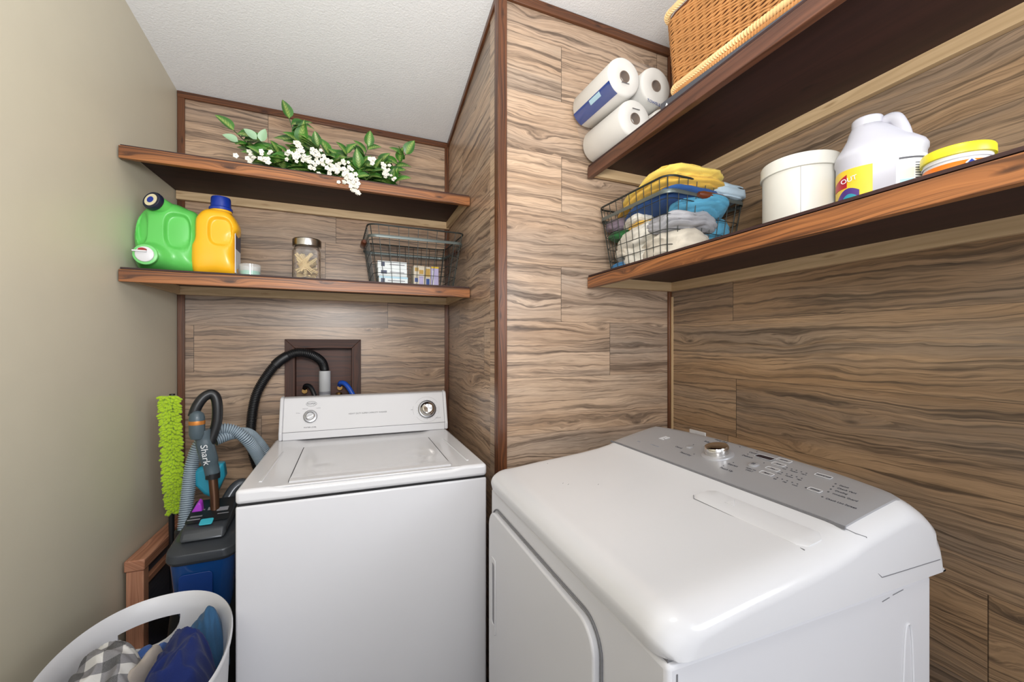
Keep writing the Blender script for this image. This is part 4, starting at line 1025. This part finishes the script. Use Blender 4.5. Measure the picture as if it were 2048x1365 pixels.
# film: hull around the rolls
hull = []
import itertools
pp = []
for x, z in rolls:
    for k in range(28): pp.append((x+(RR+.0008)*math.cos(2*PI*k/28), z+(RR+.0008)*math.sin(2*PI*k/28)))
def convex(P):
    P = sorted(set(P)); 
    def half(P):
        h = []
        for p in P:
            while len(h) > 1 and (h[-1][0]-h[-2][0])*(p[1]-h[-2][1])-(h[-1][1]-h[-2][1])*(p[0]-h[-2][0]) <= 0: h.pop()
            h.append(p)
        return h
    a = half(P); b = half(P[::-1]); return a[:-1]+b[:-1]
H_ = convex(pp)
H_ = [(a, max(b, ZP+.0006)) for a, b in H_]
cxh = sum(p[0] for p in H_)/len(H_); czh = sum(p[1] for p in H_)/len(H_)
mb = MB()
def hr(s_, y, w=0):
    return [(cxh+(a-cxh)*s_-.95, y-1.21+w*math.sin(i*2.3), czh+(b-czh)*s_-ZP) for i, (a, b) in enumerate(H_)]
mb.loft([hr(.30, ya-.006, .001), hr(.55, ya-.004, .002), hr(.8, ya-.0035, .0015), hr(.97, ya-.001), hr(1., ya+.008), hr(1., yb_-.005), hr(.95, yb_+.003)], True, True)
mb.build('plastic_wrap', 'wrap_film', t, angle=60)
for i, (x, z) in enumerate(((.872, 2.150), (.915, 2.075))):
    MB().box(x-.018-.95, x+.012-.95, ya-.0080-1.21, ya-.0072-1.21, z-ZP-.0012, z-ZP+.0012).build('print_mark', 'ink', t)
text('TOWELS', .014, 'label_blue', t, frame((.985-.95, ya-.0085-1.21, 2.112-ZP), (1, 0, -.12), (0, 0, 1)), sx=1.0)
t = thing('flat_box', 'dark grey flat box with white script under the wicker basket', 'box', (1.06, .70, ZP))
MB().box(-.145, .17, -.30, .285, 0, .052).build('box_body', 'slate_card', t, bevel=.001)
text('Aor', .040, 'label_white', t, frame((-.1455, .240, .026), (0, -1, 0), (0, 0, 1)), align='CENTER')
# wicker basket
t = thing('wicker_basket', 'tan wicker hamper basket on the dark shelf above the towels', 'basket', (1.09, .66, ZP+.053))
ax_, ay_, hh = .165, .295, .25
def per(z, s_=1., n=360):
    base = rrect(-ax_*s_, ax_*s_, -ay_*s_, ay_*s_, .035, 6); L_ = []; P = base+[base[0]]; ln = [0]
    for a, b in zip(P, P[1:]): ln.append(ln[-1]+math.hypot(b[0]-a[0], b[1]-a[1]))
    out = []; j = 0
    for i in range(n):
        q = ln[-1]*i/n
        while ln[j+1] < q: j += 1
        k = (q-ln[j])/max(1e-9, ln[j+1]-ln[j]); out.append((P[j][0]+(P[j+1][0]-P[j][0])*k, P[j][1]+(P[j+1][1]-P[j][1])*k))
    return out
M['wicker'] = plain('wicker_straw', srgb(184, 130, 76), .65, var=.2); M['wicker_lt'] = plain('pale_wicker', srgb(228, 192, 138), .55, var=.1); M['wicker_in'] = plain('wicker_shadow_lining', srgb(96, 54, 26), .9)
NP = 72*5
mb = MB(); rows_ = 46
for r_ in range(rows_):
    z = .026+r_*(hh-.045)/rows_; sc = 1+.06*z/hh; P = per(z, sc, NP); pts = []
    for i, (x, y) in enumerate(P):
        nx, ny = x/ax_, y/ay_; l = math.hypot(nx, ny); off = .0026*math.sin(2*PI*(i/10+r_*.5)+.0)
        d = Vector((x, y, 0)).normalized(); pts.append((x+d.x*off, y+d.y*off, z+.0016*math.sin(2*PI*i/10+r_)))
    mb.tube(pts, .0027, 5, True)
mb.build('woven_strands', 'wicker', t, angle=80)
mb = MB(); mb.loft([[(x*.985, y*.985, .02) for x, y in per(0, 1, 72)], [(x*.985, y*.985, hh-.01) for x, y in per(hh, 1.06, 72)]], True, True); mb.build('shadow_lining', 'wicker_in', t)  # solid core, its dark colour standing for shade between the strands
def coil(z, s_, r_, m_, name, turns=230):
    P = per(z, s_, turns*8); pts = []
    mb = MB(); mb.tube([(x, y, z) for x, y in per(z, s_, 72)], r_*.86, 8, True)
    for i, (x, y) in enumerate(P):
        d = Vector((x, y, 0)).normalized(); a = 2*PI*i/8; pts.append((x+d.x*r_*.9*math.cos(a), y+d.y*r_*.9*math.cos(a), z+r_*.9*math.sin(a)))
    mb.tube(pts, .0024, 4, True); return mb.build(name, m_, t, angle=80)
coil(.024, 1.015, .0085, 'wicker_lt', 'bottom_rim'); coil(.008, 1.0, .0075, 'wicker', 'base_rim'); coil(hh, 1.07, .009, 'wicker_lt', 'top_rim')

# ------------------------------------------------------------------ vacuum cleaner (behind the washer's left side)
VX, VY = -.385, 1.70
t = thing('vacuum_cleaner', 'dark carpet cleaner with a blue tank and grey coiled hose, left of the washer', 'vacuum cleaner', (VX, VY, 0))
O = Vector((VX, VY, 0))
def Q(*p): return tuple(Vector(p)-O)
def rrz(cx, cy, a, b, r, z, tilt=0, n=6): return [(x, y, z+tilt*(y)) for x, y in [(cx+u, cy+v) for u, v in rrect(-a, a, -b, b, r, n)]]
MB().loft([rrz(0, .0, .105, .16, .05, .02), rrz(0, 0, .11, .165, .05, .05), rrz(0, .02, .100, .14, .05, .35), rrz(.0, .03, .09, .11, .05, .54)]).build('base_body', 'black', t, bevel=.004)
for s_ in (-1, 1): MB().lathe([(.001, -.012), (.05, -.012), (.055, -.006), (.055, .006), (.05, .012), (.001, .012)], (s_*.122, .06, .056), 28, axis='x').build('wheel', 'black', t)
TT = 0.30
MB().loft([rrz(.003, -.02, .070, .085, .03, .40, 0), rrz(.003, -.02, .078, .10, .035, .46, 0), rrz(.003, -.02, .085, .115, .035, .585, 0), rrz(.003, -.02, .085, .115, .035, .600, 0)]).build('tank', 'tank', t, bevel=.002)
MB().prism(rrect(-.052, .035, .46, .555, .012), -.1365, -.134, 'y').build('tank_window', 'label_blue', t, bevel=.001)
MB().loft([rrz(.003, -.01, .091, .128, .04, .601, .12), rrz(.003, -.01, .095, .133, .04, .612, .12), rrz(.003, -.01, .093, .130, .04, .634, .12), rrz(.003, .0, .082, .105, .04, .650, .12)]).build('tank_lid', 'gunmetal', t, bevel=.002)
MB().hexa([(-.062, -.110, .642), (.062, -.110, .642), (.068, .08, .665), (-.068, .08, .665), (-.058, -.088, .672), (.058, -.088, .672), (.062, .075, .712), (-.062, .075, .712)]).build('tank_handle', 'gunmetal', t, bevel=.010, seg=4)
sp_f = frame((0, -.01, .6958), (1, 0, 0), (0, .163, .040))
MB().prism(rrect(-.058, .060, -.052, .080, .008), 0, .0012, 'z', M4=sp_f).build('instruction_panel', 'black', t)
MB().prism(rrect(-.016, .020, -.070, -.038, .006), 0, .0035, 'z', M4=sp_f).build('release_tab', 'aqua', t, bevel=.001)
for (a, b, c, d) in ((-.05, -.018, -.020, -.013), (-.055, -.02, -.036, -.031), (.024, .056, -.018, -.014), (-.010, .012, .012, .030), (.018, .05, .0, .022), (-.045, -.018, .016, .022)):
    MB().box(a, b, c, d, .0012, .0018, M4=sp_f).build('panel_print', 'inklt', t)
# hose
hp = [Q(-.470, 1.74, .655), Q(-.470, 1.76, .72), Q(-.468, 1.78, .80), Q(-.460, 1.79, .88), Q(-.438, 1.80, .950), Q(-.392, 1.81, .988), Q(-.346, 1.82, .984), Q(-.300, 1.83, .94), Q(-.275, 1.88, .87), Q(-.258, 1.935, .79), Q(-.24, 1.96, .68)]
def coilhose(pts, name, par): return ribbed(pts, .0195, .0016, 10, 'hose_grey', name, par, .0072, mat2='hose_dark')
coilhose(hp, 'hose', t)
coilhose([Q(-.395, 1.80, .955), Q(-.35, 1.83, .968), Q(-.31, 1.875, .958), Q(-.285, 1.93, .915), Q(-.25, 1.965, .84), Q(-.215, 1.99, .73)], 'hose', t)
MB().lathe([(.026, 0), (.026, .03), (.022, .034)], Q(-.470, 1.74, .640), 20).build('hose_collar', 'black', t)
# wand, grip and handle
MB().tube([Q(-.372, 1.70, .69), Q(-.378, 1.715, .78), Q(-.388, 1.73, .862)], .0135, 18).build('wand_tube', 'wand', t)
MB().lathe([(.022, 0), (.020, .03), (.0145, .034)], Q(-.371, 1.698, .675), 18).build('wand_socket', 'black', t)
h_ = t
MB().tube(smoothpts([Q(-.386, 1.728, .850), Q(-.391, 1.728, .88), Q(-.400, 1.720, .93), Q(-.408, 1.715, .975), Q(-.412, 1.712, 1.01)], 5), [(.019, .019)]+[(.0215, .022)]*6+[(.023, .026)]*8+[(.020, .024)]*6, 20).build('hand_grip', 'slate', t)
MB().lathe([(.0215, -.012), (.0215, .006), (.0001, .006)], Q(-.386, 1.728, .850), 20).build('grip_ring', 'black', t)
cc = Q(-.424, 1.700, 1.0)
cap_ = MB().lathe([(.0005, -.022), (.017, -.016), (.0225, .0), (.0225, .055), (.019, .068), (.010, .076), (.0001, .078)], cc, 28).build('pod', 'slate', t)
MB().lathe([(.0229, .032), (.0232, .034), (.0232, .043), (.0229, .045)], cc, 28, caps=False).build('copper_ring', 'copper', cap_)
MB().tube(smoothpts([Q(-.437, 1.712, 1.058), Q(-.428, 1.715, 1.09), Q(-.412, 1.722, 1.118), Q(-.392, 1.728, 1.130), Q(-.378, 1.728, 1.118), Q(-.372, 1.726, 1.08), Q(-.374, 1.724, 1.03), Q(-.386, 1.722, .985), Q(-.396, 1.72, .955)], 6), [(.0185, .016)]*49, 16).build('loop_handle', 'black', t)
text('Shark', .030, 'label_white', t, frame(Q(-.3998, 1.6925, .928), (.13, .05, -1), (1, -.2, .13)), sx=1.05)
# teal head and spot tool
mb = MB(); ring = lambda y, s_: [Q(-.405+(x_+.405)*s_, y, .815+(z_-.815)*s_) for x_, z_ in ((-.455, .858), (-.415, .876), (-.368, .872), (-.362, .825), (-.385, .768), (-.402, .752), (-.425, .768), (-.452, .805))]
mb.loft([ring(1.775, .8), ring(1.785, 1), ring(1.82, 1), ring(1.83, .9)]).build('floor_tool', 'teal', t, bevel=.004)
MB().loft([[Q(-.43, 1.66, .712), Q(-.400, 1.66, .712), Q(-.403, 1.66, .735), Q(-.41, 1.66, .742), Q(-.42, 1.66, .728)], [Q(-.43, 1.685, .712), Q(-.400, 1.685, .712), Q(-.403, 1.685, .742), Q(-.41, 1.685, .750), Q(-.42, 1.685, .735)]]).build('purple_latch', 'purple', t, bevel=.003)
MB().tube(smoothpts([Q(-.36, 1.78, .69), Q(-.335, 1.80, .735), Q(-.31, 1.81, .745), Q(-.295, 1.81, .71)], 5), .020, 14).build('tool_holder', 'gunmetal', t)

for ch in t.children_recursive:
    if ch.type == 'MESH' and ch.name.split('.')[0] in ('tank', 'tank_window', 'tank_lid', 'tank_handle', 'instruction_panel', 'release_tab', 'panel_print', 'purple_latch', 'tool_holder'):
        for v in ch.data.vertices: v.co.z += .038
# ------------------------------------------------------------------ lime duster
t = thing('chenille_duster', 'lime green chenille duster standing in the corner against the left wall', 'duster', (-.545, 1.875, .60))
rnd = random.Random(3)
def md(z):  # centre x, half width for z (absolute)
    k = (1.118-z)/(1.118-.690); cx = -.548+.010*k+.008*k*k; w_ = .040-.004*k-.006*max(0, k-.75)*4; return cx, w_
MB().loft([[(md(z)[0]+.545+a, 1.885-1.875+b, z-.60) for a, b in rrect(-.022, .022, -.006, .006, .005, 3)] for z in [.690+.02*k for k in range(22)]]).build('backing', 'lime_dk', t)
mb = MB()
for r_ in range(52):
    z = .692+r_*(.428/52)
    for c in range(9):
        u = -1+2*(c+.5)/9+rnd.uniform(-.08, .08); cx, w_ = md(z)
        b0 = Vector((cx+u*.016, 1.876, z)); d = Vector((u*1.0+rnd.uniform(-.15, .15), -.55*(1-abs(u)*.6)-.05, -.25+rnd.uniform(-.3, .3))).normalized()
        ln = w_*.62*(.55+.45*abs(u))+rnd.uniform(-.003, .003); e = b0+d*ln+Vector((0, 0, -.003))
        m_ = b0.lerp(e, .5)+Vector((0, -.003, .002))
        p = [q-Vector((-.545, 1.875, .60)) for q in (b0, m_, b0.lerp(e, .85), e)]
        mb.tube(p, [.0036, .0048, .0050, .0022], 6)
o = mb.build('chenille_strands', 'lime', t, angle=80); o['kind'] = 'stuff'
MB().tube([(.0, .012, .52), (-.002, .012, .05), (.01, .0, -.598)], .009, 12).build('pole', 'black', t)

# ------------------------------------------------------------------ wooden frame with ribbed panel
t = thing('ribbed_panel_frame', 'pale wooden frame with a black ribbed panel leaning by the left wall', 'frame', (-.600, 1.95, 0), R(-3.2))
FY0, FY1 = -.19, .215
MB().box(-.028, .028, FY0, FY1, .545, .582).build('top_rail', 'fir', t, grain='y', bevel=.004)
for y in (FY0+.004, FY1-.042): MB().box(-.024, .024, y, y+.038, .01, .544).build('post', 'fir', t, grain='z', bevel=.003)
MB().box(-.016, .020, FY0+.043, FY1-.043, .478, .500).build('cross_rail', 'fir', t, grain='y', bevel=.002)
MB().box(-.016, .020, FY0+.043, FY1-.043, .06, .085).build('cross_rail', 'fir', t, grain='y', bevel=.002)
mb = MB(); N = 150; pr_ = []
yy0, yy1, zz0, zz1 = FY0+.044, FY1-.044, .086, .543
for i in range(N+1):
    u = i/N; pr_.append((.002+.0035*math.sin(u*2*PI*30), zz0+(zz1-zz0)*u))
pl = pr_+[(-.008, zz1), (-.008, zz0)]
mb.prism(pl, yy0, yy1, 'y').build('ribbed_panel', 'ribbed', t, angle=60)

# ------------------------------------------------------------------ laundry basket
LC = Vector((-.397, 1.165, 0)); LR = R(6)
t = thing('laundry_basket', 'white oval plastic laundry basket holding clothes, between the left wall and the washer', 'laundry basket', tuple(LC), LR)
A_, B_ = .172, .272; HT = .605
def oval(s_, z, n=96, dz=0., w=0.):
    return [((A_*s_+w)*math.copysign(abs(math.cos(2*PI*k/n))**.9, math.cos(2*PI*k/n)), (B_*s_+w)*math.copysign(abs(math.sin(2*PI*k/n))**.9, math.sin(2*PI*k/n)), z) for k in range(n)]
prof = [(.80, .005), (.83, .05), (.88, .25), (.935, .45), (.965, .575)]
rings = [oval(s_, z) for s_, z in prof]
rim = [(.985, .590), (1.0, .598), (1.0, .605), (.985, .609), (.955, .600)]
inner = [(.93, .565), (.905, .45), (.85, .25), (.80, .055), (.77, .012)]
body = MB().loft([oval(s_, z, w=(.0)) for s_, z in prof]+[oval(s_, z) for s_, z in rim]+[oval(s_, z) for s_, z in inner]).build('basket_body', 'wplastic', t, angle=40)
# hand holes cut through both ends and the long sides
cuts = []
for (ang) in (101, 281):
    c = Vector((A_*math.cos(R(ang)), B_*math.sin(R(ang)), 0)); d = c.normalized()
    f = frame((c.x*.95, c.y*.95, .53), Vector((0, 0, 1)).cross(d), (0, 0, 1))
    pts = [(-.062, .026), (.062, .026)]+[(.062*math.cos(R(-a)), .015-.062*.95*math.sin(R(a))) for a in range(0, 181, 15)]
    ck = MB().prism(pts, -.08, .08, 'z', M4=f).build('cutter', 'wplastic'); ck.parent = t
    md_ = body.modifiers.new('b', 'BOOLEAN'); md_.object = ck; md_.operation = 'DIFFERENCE'; md_.solver = 'EXACT'; cuts.append(ck)
bpy.context.view_layer.update()
me = bpy.data.meshes.new_from_object(body.evaluated_get(bpy.context.evaluated_depsgraph_get()))
body.modifiers.clear(); body.data = me
for ck in cuts: bpy.data.objects.remove(ck)
me.set_sharp_from_angle(angle=R(40))
def crumple(name, label, c, rx, ry, h, seed, mat, cat, rz=0., amp=.03, freq=9., base=.0, group=None, droop=.06, uvs=1.):
    N = 76; mb = MB()
    for j in range(N+1):
        for i in range(N+1):
            u, v = -1+2*i/N, -1+2*j/N
            x = u*math.sqrt(1-v*v/2); y = v*math.sqrt(1-u*u/2); r_ = math.hypot(x, y)
            P = Vector((x*rx, y*ry, 0)); q = P*freq+Vector((seed, seed*1.7, 0))
            w_ = Vector((noise.noise(q*.6), noise.noise(q*.6+Vector((9, 2, 0))), 0))*.9
            n1 = 1-abs(noise.noise(q+w_))*2.6; n2 = 1-abs(noise.noise(q*2.6+w_*2+Vector((4, 0, 3))))*2.4
            z = h*(1-r_**2.4)+amp*(n1*.75+n2*.42)*(1-.5*r_**4)-droop*r_**6
            mb.v.append((P.x*(1+.06*noise.noise(q*.7)), P.y*(1+.06*noise.noise(q*.7+Vector((5, 5, 5)))), z))
    for j in range(N):
        for i in range(N): a = j*(N+1)+i; mb.f.append((a, a+1, a+N+2, a+N+1)); mb.mi.append(0)
    o = mb.build(name, mat, None, loc=c, rot=(0, 0, rz), solid=.003, angle=75, fixn=False); tag(o, label, cat, group); return o
crumple('sweater', 'royal navy crumpled sweater at the right of the laundry basket', (-.335, 1.195, .480), .080, .140, .095, 3.3, 'navy', 'clothing', R(8), .040, 10)
crumple('shirt', 'grey, white and black checked shirt crumpled in the laundry basket', (-.468, 1.195, .505), .078, .150, .072, 7.1, 'gingham', 'clothing', R(14), .045, 8)
crumple('garment', 'steel blue garment at the far end of the laundry basket behind the navy sweater', (-.315, 1.320, .490), .055, .060, .080, 1.9, 'steelblue', 'clothing', 0, .035, 12)
crumple('garment', 'mid-blue cloth peeping out between the checked shirt and the navy sweater', (-.420, 1.310, .450), .055, .065, .080, 5.2, 'midblue', 'clothing', R(30), .030, 10)
crumple('garment', 'beige cloth wedged beside the navy sweater in the laundry basket', (-.402, 1.20, .505), .018, .11, .070, 8.2, 'beige_cloth', 'clothing', R(-14), .020, 10)
crumple('garment', 'dark garment lying deep at the near end of the laundry basket', (-.40, 1.02, .38), .10, .09, .06, 2.2, 'navy', 'clothing', 0, .03, 10)
